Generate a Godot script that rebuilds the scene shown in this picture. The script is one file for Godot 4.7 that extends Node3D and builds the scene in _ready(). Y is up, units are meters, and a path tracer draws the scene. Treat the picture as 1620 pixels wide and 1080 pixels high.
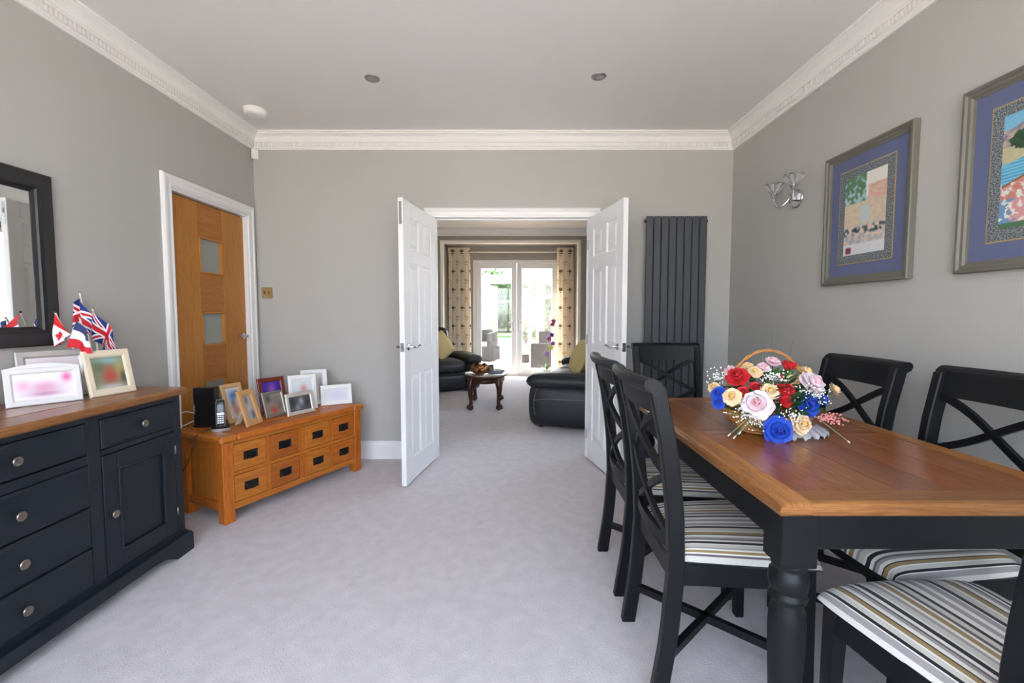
extends Node3D
# A grey dining room, looking through double doors into a living room, a conservatory and a garden.
# Plan positions are written (x, height, depth): depth runs away from the camera, so z = -depth.

const XL := -2.07      # left wall
const XR := 1.77       # right wall
const DF := -1.0       # wall with the front window, behind the camera
const DB := 3.72       # partition with the double doors
const DL := 3.84       # living side of the partition
const DG := 8.10       # rear wall of the living room, with the wide opening
const DW := 8.75       # wall with the garden doors
const H := 2.625       # dining ceiling
const HL := 2.68       # living ceiling

var rng := RandomNumberGenerator.new()
var taken := {}
var M := {}

class MB:
	var st := SurfaceTool.new()
	var t := Transform3D()
	var g := 1
	var uvo := Vector2.ZERO
	var empty := true
	var flat := false
	func _init():
		st.begin(Mesh.PRIMITIVE_TRIANGLES)
	func v(p: Vector3, uv: Vector2):
		st.set_uv(uv)
		st.add_vertex(t * p)
		empty = false
	func tri(a: Vector3, b: Vector3, c: Vector3, ua := Vector2.ZERO, ub := Vector2.ZERO, uc := Vector2.ZERO):
		v(a, ua); v(b, ub); v(c, uc)
	func quad(a: Vector3, b: Vector3, c: Vector3, d: Vector3, ua := Vector2.ZERO, ub := Vector2.ZERO, uc := Vector2.ZERO, ud := Vector2.ZERO):
		tri(a, b, c, ua, ub, uc)
		tri(a, c, d, ua, uc, ud)
	func poly(p: Array, uv: Array, out: Vector3):   # a convex face, turned so that it looks along out
		var a: Vector3 = p[0]; var b: Vector3 = p[1]; var c: Vector3 = p[2]
		var flip := (a - c).cross(a - b).dot(out) < 0.0
		for i in range(1, p.size() - 1):
			if flip: tri(p[0], p[i + 1], p[i], uv[0], uv[i + 1], uv[i])
			else: tri(p[0], p[i], p[i + 1], uv[0], uv[i], uv[i + 1])
	func box(c: Vector3, s: Vector3, bev := 0.0, grain := -1, basis := Basis()):
		st.set_smooth_group(-1)
		if grain < 0: grain = s.max_axis_index()
		var h := s * 0.5
		bev = minf(bev, minf(h.x, minf(h.y, h.z)) * 0.98)
		var loc := func(p: Vector3) -> Vector3: return c + basis * p
		var uvf := func(p: Vector3, ax: int) -> Vector2:
			var gu := grain
			var gv := 3 - grain - ax
			if ax == grain:
				gu = (grain + 1) % 3
				gv = (grain + 2) % 3
			return Vector2(p[gu], p[gv]) + uvo
		var face := func(pts: Array, out: Vector3, ax: int):
			var P := []; var U := []
			for p in pts:
				P.append(loc.call(p)); U.append(uvf.call(p, ax))
			poly(P, U, basis * out)
		for ax in 3:
			var b := (ax + 1) % 3
			var e := (ax + 2) % 3
			for sg in [-1.0, 1.0]:
				var pts := []
				for q in [[-1, -1], [1, -1], [1, 1], [-1, 1]]:
					var p := Vector3.ZERO
					p[ax] = sg * h[ax]; p[b] = q[0] * (h[b] - bev); p[e] = q[1] * (h[e] - bev)
					pts.append(p)
				var o := Vector3.ZERO
				o[ax] = sg
				face.call(pts, o, ax)
		if bev > 0.0:
			for ax in 3:
				var b := (ax + 1) % 3
				var e := (ax + 2) % 3
				for s1 in [-1.0, 1.0]:
					for s2 in [-1.0, 1.0]:
						var p1 := Vector3.ZERO; var p2 := Vector3.ZERO
						p1[b] = s1 * h[b]; p1[e] = s2 * (h[e] - bev)
						p2[b] = s1 * (h[b] - bev); p2[e] = s2 * h[e]
						var k := h[ax] - bev
						var A := p1; var B := p1; var C := p2; var D := p2
						A[ax] = -k; B[ax] = k; C[ax] = k; D[ax] = -k
						face.call([A, B, C, D], p1 + p2, b)
			for sx in [-1.0, 1.0]:
				for sy in [-1.0, 1.0]:
					for sz in [-1.0, 1.0]:
						var n := Vector3(sx, sy, sz)
						face.call([n * Vector3(h.x, h.y - bev, h.z - bev), n * Vector3(h.x - bev, h.y, h.z - bev), n * Vector3(h.x - bev, h.y - bev, h.z)], n, 1)
	func lathe(prof: Array, seg := 20, at := Transform3D()):   # profile of Vector2(radius, height), running upwards
		g += 1
		st.set_smooth_group(g)
		for i in prof.size() - 1:
			if prof[i].is_equal_approx(prof[i + 1]):
				g += 1
				st.set_smooth_group(g)
				continue
			for j in seg:
				var t0 := TAU * j / seg
				var t1 := TAU * (j + 1) / seg
				var a := at * Vector3(prof[i].x * cos(t0), prof[i].y, prof[i].x * sin(t0))
				var b := at * Vector3(prof[i + 1].x * cos(t0), prof[i + 1].y, prof[i + 1].x * sin(t0))
				var c := at * Vector3(prof[i + 1].x * cos(t1), prof[i + 1].y, prof[i + 1].x * sin(t1))
				var d := at * Vector3(prof[i].x * cos(t1), prof[i].y, prof[i].x * sin(t1))
				var u0 := float(j) / seg
				var u1 := float(j + 1) / seg
				if prof[i].x < 1e-6: tri(a, c, b, Vector2(prof[i].y, u0), Vector2(prof[i + 1].y, u1), Vector2(prof[i + 1].y, u0))
				elif prof[i + 1].x < 1e-6: tri(a, d, b, Vector2(prof[i].y, u0), Vector2(prof[i].y, u1), Vector2(prof[i + 1].y, u0))
				else: quad(a, d, c, b, Vector2(prof[i].y, u0), Vector2(prof[i].y, u1), Vector2(prof[i + 1].y, u1), Vector2(prof[i + 1].y, u0))
	func tube(path: Array, r, seg := 8, caps := true):   # r: one radius or one for each point
		g += 1
		st.set_smooth_group(g)
		var n := path.size()
		var rings := []
		var N := Vector3.ZERO
		var T0 := Vector3.ZERO
		for i in n:
			var T: Vector3 = (path[mini(i + 1, n - 1)] - path[maxi(i - 1, 0)]).normalized()
			if i == 0:
				N = T.cross(Vector3.UP if absf(T.y) < 0.9 else Vector3.RIGHT).normalized()
			else:
				N = (N - T * N.dot(T)).normalized()
			var B := T.cross(N)
			var rad: float = r[i] if r is Array else r
			var ring := []
			for j in seg:
				var a := TAU * j / seg
				ring.append(path[i] + (N * cos(a) + B * sin(a)) * rad)
			rings.append(ring)
		var L := 0.0
		for i in n - 1:
			var L2: float = L + (path[i + 1] - path[i]).length()
			for j in seg:
				var k := (j + 1) % seg
				var u0 := 0.1 * j / seg
				var u1 := 0.1 * (j + 1) / seg
				quad(rings[i][j], rings[i + 1][j], rings[i + 1][k], rings[i][k], Vector2(L, u0), Vector2(L2, u0), Vector2(L2, u1), Vector2(L, u1))
			L = L2
		if caps:
			g += 1
			st.set_smooth_group(g)
			for e in [0, n - 1]:
				var out: Vector3 = path[0] - path[1] if e == 0 else path[n - 1] - path[n - 2]
				var uv := []
				for j in seg: uv.append(Vector2(0.01 * j, 0))
				poly(rings[e], uv, out)
	func sweep(prof: Array, path: Array, right: Array, up: Array, caps := true, closed := false):   # counter-clockwise profile (along right, along up)
		var n := path.size()
		var m := prof.size()
		var g0 := g + 1
		g += m + 2
		var L := 0.0
		for i in (n if closed else n - 1):
			var i2 := (i + 1) % n
			var L2: float = L + (path[i2] - path[i]).length()
			var w := 0.0
			for k in m:
				var p: Vector2 = prof[k]; var q: Vector2 = prof[(k + 1) % m]
				st.set_smooth_group(-1 if flat else g0 + k)
				var a: Vector3 = path[i] + right[i] * p.x + up[i] * p.y
				var b: Vector3 = path[i2] + right[i2] * p.x + up[i2] * p.y
				var c: Vector3 = path[i2] + right[i2] * q.x + up[i2] * q.y
				var d: Vector3 = path[i] + right[i] * q.x + up[i] * q.y
				var e := q - p
				var w2 := w + e.length()
				poly([a, b, c, d], [Vector2(L, w) + uvo, Vector2(L2, w) + uvo, Vector2(L2, w2) + uvo, Vector2(L, w2) + uvo], right[i] * e.y - up[i] * e.x)
				w = w2
			L = L2
		if caps and not closed:
			st.set_smooth_group(-1)
			var tris := Geometry2D.triangulate_polygon(PackedVector2Array(prof))
			for e in [0, n - 1]:
				var out: Vector3 = path[0] - path[1] if e == 0 else path[n - 1] - path[n - 2]
				for k in range(0, tris.size(), 3):
					var P := []; var U := []
					for q in 3:
						var p: Vector2 = prof[tris[k + q]]
						P.append(path[e] + right[e] * p.x + up[e] * p.y); U.append(p + uvo)
					poly(P, U, out)
	func prism(prof: Array, z0: float, z1: float, at := Transform3D()):   # counter-clockwise outline in x and y, drawn out along z
		var pa := [at * Vector3(0, 0, z0), at * Vector3(0, 0, z1)]
		var r := at.basis.x; var u := at.basis.y
		sweep(prof, pa, [r, r], [u, u])
	func grid(f: Callable, nu: int, nv: int, uvs := Vector2.ONE):
		g += 1
		st.set_smooth_group(g)
		var pts := []
		for i in nu + 1:
			var row := []
			for j in nv + 1: row.append(f.call(float(i) / nu, float(j) / nv))
			pts.append(row)
		for i in nu:
			for j in nv:
				var u0 := float(i) / nu * uvs.x; var u1 := float(i + 1) / nu * uvs.x
				var v0 := float(j) / nv * uvs.y; var v1 := float(j + 1) / nv * uvs.y
				quad(pts[i][j], pts[i][j + 1], pts[i + 1][j + 1], pts[i + 1][j], Vector2(u0, v0) + uvo, Vector2(u0, v1) + uvo, Vector2(u1, v1) + uvo, Vector2(u1, v0) + uvo)
	func soft(c: Vector3, s: Vector3, r: float, bulge := Vector3.ZERO, n := 8, basis := Basis()):   # a stuffed box
		g += 1
		st.set_smooth_group(g)
		var h := s * 0.5
		r = minf(r, minf(h.x, minf(h.y, h.z)))
		var inner := h - Vector3(r, r, r)
		var place := func(p: Vector3) -> Vector3:
			var q := Vector3(p.x * h.x, p.y * h.y, p.z * h.z)
			var k := q.clamp(-inner, inner)
			var o := k + (q - k).normalized() * r if (q - k).length() > 1e-6 else q
			o.x += p.x * bulge.x * (1.0 - p.y * p.y) * (1.0 - p.z * p.z)
			o.y += p.y * bulge.y * (1.0 - p.x * p.x) * (1.0 - p.z * p.z)
			o.z += p.z * bulge.z * (1.0 - p.x * p.x) * (1.0 - p.y * p.y)
			return c + basis * o
		for ax in 3:
			var b := (ax + 1) % 3
			var e := (ax + 2) % 3
			for sg in [-1.0, 1.0]:
				for i in n:
					for j in n:
						var P := []; var U := []
						for q in [[0, 0], [1, 0], [1, 1], [0, 1]]:
							var p := Vector3.ZERO
							var x: float = 2.0 * (i + q[0]) / n - 1.0
							var y: float = 2.0 * (j + q[1]) / n - 1.0
							p[ax] = sg
							p[b] = sin(x * PI * 0.5) * 0.6 + x * 0.4
							p[e] = sin(y * PI * 0.5) * 0.6 + y * 0.4
							P.append(place.call(p)); U.append(Vector2(p[b] * h[b], p[e] * h[e]))
						var o := Vector3.ZERO
						o[ax] = sg
						poly(P, U, basis * o)
	func ball(c: Vector3, r: Vector3, seg := 10, rings := 6):
		var pr := []
		for i in rings + 1:
			var a := -PI / 2 + PI * i / rings
			pr.append(Vector2(maxf(0.0, cos(a)), sin(a)))
		pr[0].x = 0.0
		pr[rings].x = 0.0
		lathe(pr, seg, Transform3D(Basis.from_scale(r), c))
	func frustum(c: Vector3, w: float, h: float, w2: float, h2: float, z: float, out: Vector3 = Vector3.BACK):   # a raised field on a panel: w x h at the foot, w2 x h2 at height z along out, upright
		st.set_smooth_group(-1)
		var x := Vector3.UP.cross(out).normalized()
		var y := Vector3.UP
		var A := []; var B := []
		for q in [[-1, -1], [1, -1], [1, 1], [-1, 1]]:
			A.append(c + x * q[0] * w * 0.5 + y * q[1] * h * 0.5)
			B.append(c + x * q[0] * w2 * 0.5 + y * q[1] * h2 * 0.5 + out * z)
		var uv := func(p: Vector3) -> Vector2: return Vector2((p - c).dot(y), (p - c).dot(x)) + uvo
		poly(B, B.map(uv), out)
		for k in 4:
			var l := (k + 1) % 4
			var f := [A[k], A[l], B[l], B[k]]
			poly(f, f.map(uv), (A[k] + A[l]) * 0.5 - c + out * 0.001)
	func done() -> ArrayMesh:
		st.generate_normals()
		return st.commit()

# ---------------------------------------------------------------- helpers
func P(x: float, h: float, d: float) -> Vector3:
	return Vector3(x, h, -d)

func numbered(called: String) -> String:
	if not taken.has(called):
		taken[called] = 0
		return called
	taken[called] += 1
	return "%s_%03d" % [called, taken[called]]

func thing(called: String, label: String, category: String, at := Vector3.ZERO, turn := 0.0, group := "") -> Node3D:
	var o := Node3D.new()
	o.name = numbered(called)
	add_child(o)
	o.position = at
	o.rotation.y = turn
	o.set_meta("label", label)
	o.set_meta("category", category)
	if group: o.set_meta("group", group)
	return o

func structure(o: Node3D) -> Node3D:
	o.set_meta("kind", "structure")
	return o

func part(parent: Node3D, called: String, mb: MB, m: Material, label := "") -> MeshInstance3D:
	return mesh(parent, called, mb.done(), m, label)

func mesh(parent: Node3D, called: String, me: Mesh, m: Material, label := "") -> MeshInstance3D:
	var o := MeshInstance3D.new()
	o.name = called
	o.mesh = me
	o.material_override = m
	if label: o.set_meta("label", label)
	parent.add_child(o, true)
	return o

func solo(called: String, label: String, category: String, mb: MB, m: Material, kind := "", at := Vector3.ZERO, turn := 0.0, group := "") -> MeshInstance3D:
	var o := MeshInstance3D.new()
	o.name = numbered(called)
	o.mesh = mb.done()
	o.material_override = m
	add_child(o)
	o.position = at
	o.rotation.y = turn
	o.set_meta("label", label)
	o.set_meta("category", category)
	if kind: o.set_meta("kind", kind)
	if group: o.set_meta("group", group)
	return o

func copy(o: Node3D, called: String, label: String, at: Vector3, turn: float) -> Node3D:
	var c: Node3D = o.duplicate()
	c.name = numbered(called)
	add_child(c)
	c.position = at
	c.rotation.y = turn
	c.set_meta("label", label)
	return c

func rb(x0: float, x1: float, h0: float, h1: float, d0: float, d1: float) -> Array:   # centre and size of a box given by its limits
	return [P((x0 + x1) / 2, (h0 + h1) / 2, (d0 + d1) / 2), Vector3(absf(x1 - x0), absf(h1 - h0), absf(d1 - d0))]

func bxs(list: Array, bev := 0.0) -> MB:
	var mb := MB.new()
	for l in list:
		var r := rb(l[0], l[1], l[2], l[3], l[4], l[5])
		mb.box(r[0], r[1], bev)
	return mb

func shuffle(mb: MB):
	mb.uvo = Vector2(rng.randf() * 3.0, rng.randf() * 3.0)

func c8(r: float, g: float, b: float) -> Color:
	return Color(r / 255.0, g / 255.0, b / 255.0)

func mat(c: Color, rough := 0.6, metal := 0.0) -> StandardMaterial3D:
	var m := StandardMaterial3D.new()
	m.albedo_color = c
	m.roughness = rough
	m.metallic = metal
	return m

func noise_img(w: int, h: int, freq: float, sd: int, oct := 3) -> Image:
	var n := FastNoiseLite.new()
	n.seed = sd
	n.frequency = freq
	n.fractal_octaves = oct
	return n.get_seamless_image(w, h)

func wood_mat(dark: Color, mid: Color, light: Color, sd: int, rough: float, sc := Vector2(0.7, 2.4)) -> StandardMaterial3D:
	var S := 512
	var fine := noise_img(40, S, 0.16, sd, 3)
	fine.resize(S, S, Image.INTERPOLATE_CUBIC)
	var wide := noise_img(64, 256, 0.03, sd + 7, 3)
	wide.resize(S, S, Image.INTERPOLATE_CUBIC)
	var pore := noise_img(128, S, 0.42, sd + 3, 1)
	pore.resize(S, S, Image.INTERPOLATE_CUBIC)
	var im := Image.create(S, S, false, Image.FORMAT_RGB8)
	var bump := Image.create(S, S, false, Image.FORMAT_RGB8)
	for y in S:
		for x in S:
			var w := wide.get_pixel(x, y).r
			var ring := 0.5 + 0.5 * sin(w * 34.0)
			var k := 0.45 * fine.get_pixel(x, y).r + 0.3 * w + 0.25 * ring
			var c := dark.lerp(mid, clampf(k * 2.0, 0, 1)) if k < 0.5 else mid.lerp(light, clampf(k * 2.0 - 1.0, 0, 1))
			var pk := pore.get_pixel(x, y).r
			if pk < 0.3: c = c.lerp(dark, (0.3 - pk) * 1.6)
			im.set_pixel(x, y, c)
			bump.set_pixel(x, y, Color(pk, pk, pk))
	var m := mat(Color.WHITE, rough)
	m.albedo_texture = ImageTexture.create_from_image(im)
	m.uv1_scale = Vector3(sc.x, sc.y, 1)
	m.heightmap_enabled = true
	m.heightmap_texture = ImageTexture.create_from_image(bump)
	m.heightmap_scale = 0.01
	return m

func tinted(m: StandardMaterial3D, c: Color) -> StandardMaterial3D:
	var o: StandardMaterial3D = m.duplicate()
	o.albedo_color = c
	return o

func tri_noise(m: StandardMaterial3D, freq_scale: float, sd: int, amount: float, bump := 0.0, freq := 0.12, oct := 3) -> StandardMaterial3D:   # fine mottling of a colour, in world metres
	var S := 512
	var n := noise_img(S, S, freq, sd, oct)
	var im := Image.create(S, S, false, Image.FORMAT_RGB8)
	var base := m.albedo_color
	for y in S:
		for x in S:
			var k := 1.0 + amount * (n.get_pixel(x, y).r * 2.0 - 1.0)
			im.set_pixel(x, y, Color(base.r * k, base.g * k, base.b * k))
	m.albedo_color = Color.WHITE
	m.albedo_texture = ImageTexture.create_from_image(im)
	m.uv1_triplanar = true
	m.uv1_world_triplanar = true
	m.uv1_scale = Vector3.ONE * freq_scale
	if bump > 0.0:
		m.heightmap_enabled = true
		m.heightmap_texture = ImageTexture.create_from_image(n)
		m.heightmap_scale = bump
	return m

func print_mat(im: Image, rough := 0.35) -> StandardMaterial3D:
	var m := mat(Color.WHITE, rough)
	m.albedo_texture = ImageTexture.create_from_image(im)
	m.texture_repeat = false
	return m

func blobs(w: int, h: int, base: Color, list: Array) -> Image:   # soft out-of-focus picture: [x, y, rx, ry, colour]
	var im := Image.create(w, h, false, Image.FORMAT_RGB8)
	for y in h:
		for x in w:
			var c := base
			for b in list:
				var dx: float = (float(x) / w - b[0]) / b[2]
				var dy: float = (float(y) / h - b[1]) / b[3]
				c = c.lerp(b[4], 0.85 * exp(-1.4 * (dx * dx + dy * dy)))
			im.set_pixel(x, y, c)
	return im

func facing(mb: MB, w: float, h: float, c: Vector3, basis := Basis()):   # an upright rectangle with the whole texture, looking along +z
	mb.st.set_smooth_group(-1)
	var x := basis.x * w * 0.5
	var y := basis.y * h * 0.5
	mb.poly([c - x - y, c + x - y, c + x + y, c - x + y], [Vector2(0, 1), Vector2(1, 1), Vector2(1, 0), Vector2(0, 0)], basis.z)

# ---------------------------------------------------------------- materials
func make_materials():
	M.wall = tri_noise(mat(c8(184, 183, 179), 0.75), 2.0, 11, 0.012, 0.012, 0.3)
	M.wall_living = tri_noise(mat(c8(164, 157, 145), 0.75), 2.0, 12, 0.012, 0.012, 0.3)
	M.ceiling = mat(c8(232, 229, 227), 0.8)
	M.ceiling_living = mat(c8(225, 221, 217), 0.32)
	M.plaster = mat(c8(240, 238, 235), 0.6)
	M.white = mat(c8(238, 238, 238), 0.38)
	M.cream_white = mat(c8(240, 236, 226), 0.45)
	M.upvc = mat(c8(242, 243, 242), 0.3)
	M.carpet = tri_noise(mat(c8(203, 197, 199), 1.0), 0.9, 21, 0.035, 0.0, 0.02, 6)
	var pile := noise_img(512, 512, 0.28, 5, 2)
	M.carpet.heightmap_enabled = true
	M.carpet.heightmap_texture = ImageTexture.create_from_image(pile)
	M.carpet.heightmap_scale = 0.18
	M.carpet.rim_enabled = true
	M.carpet.rim = 0.35
	M.carpet.rim_tint = 0.6
	M.oak = wood_mat(c8(160, 98, 34), c8(186, 122, 46), c8(206, 144, 64), 31, 0.45)
	M.oak_b = tinted(M.oak, c8(238, 228, 214))
	M.chest = wood_mat(c8(140, 74, 16), c8(188, 110, 32), c8(214, 144, 58), 41, 0.4)
	M.chest_b = tinted(M.chest, c8(255, 236, 212))
	M.chest_c = tinted(M.chest, c8(228, 212, 196))
	M.walnut = wood_mat(c8(88, 46, 18), c8(138, 80, 34), c8(176, 116, 58), 51, 0.32)
	M.walnut.clearcoat_enabled = true
	M.walnut.clearcoat = 0.5
	M.walnut.clearcoat_roughness = 0.22
	M.walnut_b = tinted(M.walnut, c8(255, 232, 208))
	M.walnut_c = tinted(M.walnut, c8(232, 214, 204))
	M.walnut_edge = wood_mat(c8(100, 60, 28), c8(138, 90, 46), c8(168, 118, 68), 55, 0.32)
	M.mahogany = wood_mat(c8(36, 18, 10), c8(66, 36, 22), c8(96, 56, 34), 61, 0.3)
	M.black = tri_noise(mat(c8(16, 18, 21), 0.44), 6.0, 71, 0.06, 0.004, 0.2)
	M.black.metallic_specular = 0.38
	M.sideboard_black = tri_noise(mat(c8(28, 34, 42), 0.44), 6.0, 72, 0.06, 0.004, 0.2)
	M.sideboard_black.metallic_specular = 0.4
	M.black_frame = mat(c8(24, 25, 27), 0.4)
	M.gap = mat(c8(14, 15, 17), 0.8)
	M.pewter = mat(c8(150, 142, 130), 0.32, 1.0)
	M.chrome = mat(c8(215, 216, 220), 0.1, 1.0)
	M.steel = mat(c8(170, 170, 172), 0.28, 1.0)
	M.brass = mat(c8(188, 168, 120), 0.28, 1.0)
	M.iron = mat(c8(22, 22, 23), 0.45, 0.3)
	M.radiator = mat(c8(68, 71, 76), 0.45)
	M.black_plastic = mat(c8(20, 21, 23), 0.3)
	M.silver_plastic = mat(c8(190, 192, 196), 0.3, 0.6)
	M.leather = tri_noise(mat(c8(34, 37, 42), 0.42), 5.0, 81, 0.12, 0.05, 0.09)
	M.stitch = mat(c8(122, 126, 130), 0.7)
	M.mustard = tri_noise(mat(c8(206, 186, 130), 0.9), 8.0, 82, 0.06, 0.03, 0.2)
	M.mirror = mat(c8(232, 236, 236), 0.02, 1.0)
	M.glass = mat(Color(1, 1, 1, 0.04), 0.02)
	M.glass.transparency = BaseMaterial3D.TRANSPARENCY_ALPHA
	M.frosted = mat(Color(0.66, 0.68, 0.65, 0.82), 0.35)
	M.frosted.transparency = BaseMaterial3D.TRANSPARENCY_ALPHA
	M.crystal = mat(Color(1, 1, 1, 0.06), 0.03)
	M.crystal.refraction_enabled = true
	M.crystal.refraction_scale = 0.05
	M.crystal.transparency = BaseMaterial3D.TRANSPARENCY_ALPHA
	M.green = mat(c8(52, 92, 44), 0.55)
	M.stripe = stripe_mat()
	M.curtain = curtain_mat()

func stripe_mat() -> StandardMaterial3D:
	var K := c8(18, 17, 22); var C := c8(226, 223, 214); var G := c8(158, 152, 152); var T := c8(150, 128, 84); var L := c8(196, 194, 184); var D := c8(92, 86, 90)
	var seq := [[C, 5], [G, 7], [C, 2], [K, 5], [L, 8], [C, 3], [T, 7], [K, 2], [C, 6], [G, 5], [D, 3], [C, 5], [K, 6], [C, 3], [L, 7], [G, 4], [C, 4], [T, 6], [C, 3], [D, 4], [L, 6], [K, 4], [C, 6], [G, 6]]
	var total := 0
	for s in seq: total += s[1]
	var px := 8
	var im := Image.create(total * px, 64, false, Image.FORMAT_RGB8)
	var x := 0
	for s in seq:
		im.fill_rect(Rect2i(x, 0, s[1] * px, 64), s[0])
		x += s[1] * px
	var r := RandomNumberGenerator.new()
	r.seed = 9
	for y in 64:
		for k in total * px:
			var c := im.get_pixel(k, y)
			var f := 1.0 + r.randf_range(-0.05, 0.05)
			im.set_pixel(k, y, Color(c.r * f, c.g * f, c.b * f))
	var m := mat(Color.WHITE, 0.75)
	m.albedo_texture = ImageTexture.create_from_image(im)
	m.uv1_scale = Vector3(4.0, 8.0, 1)
	m.rim_enabled = true
	m.rim = 0.3
	return m

func curtain_mat() -> StandardMaterial3D:
	var S := 512
	var im := Image.create(S, S, false, Image.FORMAT_RGB8)
	im.fill(c8(252, 246, 232))
	var draw := func(cx: float, cy: float, rx: float, ry: float, ang: float, col: Color):
		for y in range(int(cy - rx) - 1, int(cy + rx) + 2):
			for x in range(int(cx - rx) - 1, int(cx + rx) + 2):
				var d := Vector2(x - cx, y - cy).rotated(-ang)
				if (d.x / rx) ** 2 + (d.y / ry) ** 2 < 1.0: im.set_pixel(posmod(x, S), posmod(y, S), col)
	for row in 2:
		for k in 2:
			var cx := 128.0 + 256.0 * k + (128.0 if row == 1 else 0.0)
			var cy := 128.0 + 256.0 * row
			var col := c8(138, 116, 90) if row == 0 else c8(230, 208, 158)
			for l in 5:
				var a := -PI / 2 + (l - 2) * 0.5
				draw.call(cx + cos(a) * 30, cy + 14 + sin(a) * 62, 44, 15, a, col)
			draw.call(cx, cy + 50, 52, 5, PI / 2, col)
			draw.call(cx - 26, cy + 36, 22, 8, 0.6, c8(190, 172, 112))
			draw.call(cx + 26, cy + 48, 22, 8, -0.6, c8(190, 172, 112))
	var m := mat(Color.WHITE, 0.9)
	m.albedo_texture = ImageTexture.create_from_image(im)
	m.uv1_scale = Vector3(1.7, 2.9, 1)
	m.backlight_enabled = true
	m.backlight = Color(0.9, 0.86, 0.78)
	return m

# ---------------------------------------------------------------- scene
func _ready():
	rng.seed = 7
	var cam := Camera3D.new()
	cam.name = "camera"
	cam.position = Vector3(0, 1.2, 0)
	cam.rotation.x = -atan(44.0 / 720.0)
	cam.fov = rad_to_deg(2.0 * atan(540.0 / 720.0))
	cam.near = 0.02
	cam.far = 200.0
	cam.current = true
	add_child(cam)
	var sky_mat := ProceduralSkyMaterial.new()
	sky_mat.sky_top_color = c8(190, 210, 240)
	sky_mat.sky_horizon_color = c8(236, 239, 243)
	sky_mat.ground_bottom_color = c8(120, 116, 108)
	sky_mat.ground_horizon_color = c8(170, 168, 162)
	sky_mat.sky_curve = 0.2
	sky_mat.energy_multiplier = 1.0
	var sky := Sky.new()
	sky.sky_material = sky_mat
	var env := Environment.new()
	env.background_mode = Environment.BG_SKY
	env.sky = sky
	env.tonemap_mode = Environment.TONE_MAPPER_LINEAR
	env.tonemap_exposure = 12.5
	env.sdfgi_enabled = true
	env.ssao_enabled = true
	env.ssil_enabled = true
	var we := WorldEnvironment.new()
	we.name = "environment"
	we.environment = env
	add_child(we)
	var sun := DirectionalLight3D.new()
	sun.name = "sun"
	sun.light_color = c8(255, 244, 226)
	sun.light_energy = 1.5
	sun.light_angular_distance = 0.6
	sun.shadow_enabled = true
	sun.sky_mode = DirectionalLight3D.SKY_MODE_LIGHT_ONLY
	add_child(sun)
	sun.look_at_from_position(Vector3.ZERO, Vector3(0.75, -1.15, 0.55), Vector3.UP)   # from the garden, high on the left

	make_materials()
	shell()
	doors()
	outside()
	dining_set()
	sideboard()
	oak_chest()
	radiator()
	wall_things()
	living_room()
	sideboard_things()
	chest_things()
	flower_basket()
	small_fittings()

# ---------------------------------------------------------------- the rooms
func arch_trim(mb: MB, a: Vector3, across: Vector3, w: float, h: float, n: Vector3, k := 1.0):
	var prof := [Vector2(0, 0), Vector2(0.075, 0), Vector2(0.075, 0.014), Vector2(0.066, 0.021), Vector2(0.05, 0.022), Vector2(0.042, 0.016), Vector2(0.018, 0.013), Vector2(0.01, 0.017), Vector2(0, 0.015)]
	var pr := []
	for p in prof: pr.append(p * k)
	mb.flat = true
	mb.sweep(pr, [a, a + Vector3.UP * h, a + Vector3.UP * h + across * w, a + across * w], [-across, -across + Vector3.UP, across + Vector3.UP, across], [n, n, n, n])

func cornice(mb: MB, x0: float, x1: float, d0: float, d1: float, h: float, k := 1.0):
	var prof := [Vector2(0, -0.125), Vector2(0.012, -0.125), Vector2(0.012, -0.117), Vector2(0.019, -0.112), Vector2(0.019, -0.104), Vector2(0.024, -0.104), Vector2(0.024, -0.072), Vector2(0.036, -0.072), Vector2(0.036, -0.063), Vector2(0.042, -0.058), Vector2(0.046, -0.046), Vector2(0.055, -0.034), Vector2(0.068, -0.025), Vector2(0.08, -0.02), Vector2(0.08, -0.013), Vector2(0.093, -0.011), Vector2(0.093, 0), Vector2(0, 0)]
	var pr := []
	for p in prof: pr.append(p * k)
	mb.flat = true
	mb.sweep(pr, [P(x0, h, d0), P(x1, h, d0), P(x1, h, d1), P(x0, h, d1)], [Vector3(1, 0, -1), Vector3(-1, 0, -1), Vector3(-1, 0, 1), Vector3(1, 0, 1)], [Vector3.UP, Vector3.UP, Vector3.UP, Vector3.UP], false, true)

func skirting(mb: MB, a: Vector3, b: Vector3, n: Vector3):
	var prof := [Vector2(0, 0), Vector2(0.018, 0), Vector2(0.018, 0.118), Vector2(0.012, 0.128), Vector2(0.012, 0.14), Vector2(0.006, 0.147), Vector2(0, 0.147)]
	mb.flat = true
	mb.sweep(prof, [a, b], [n, n], [Vector3.UP, Vector3.UP])

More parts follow.
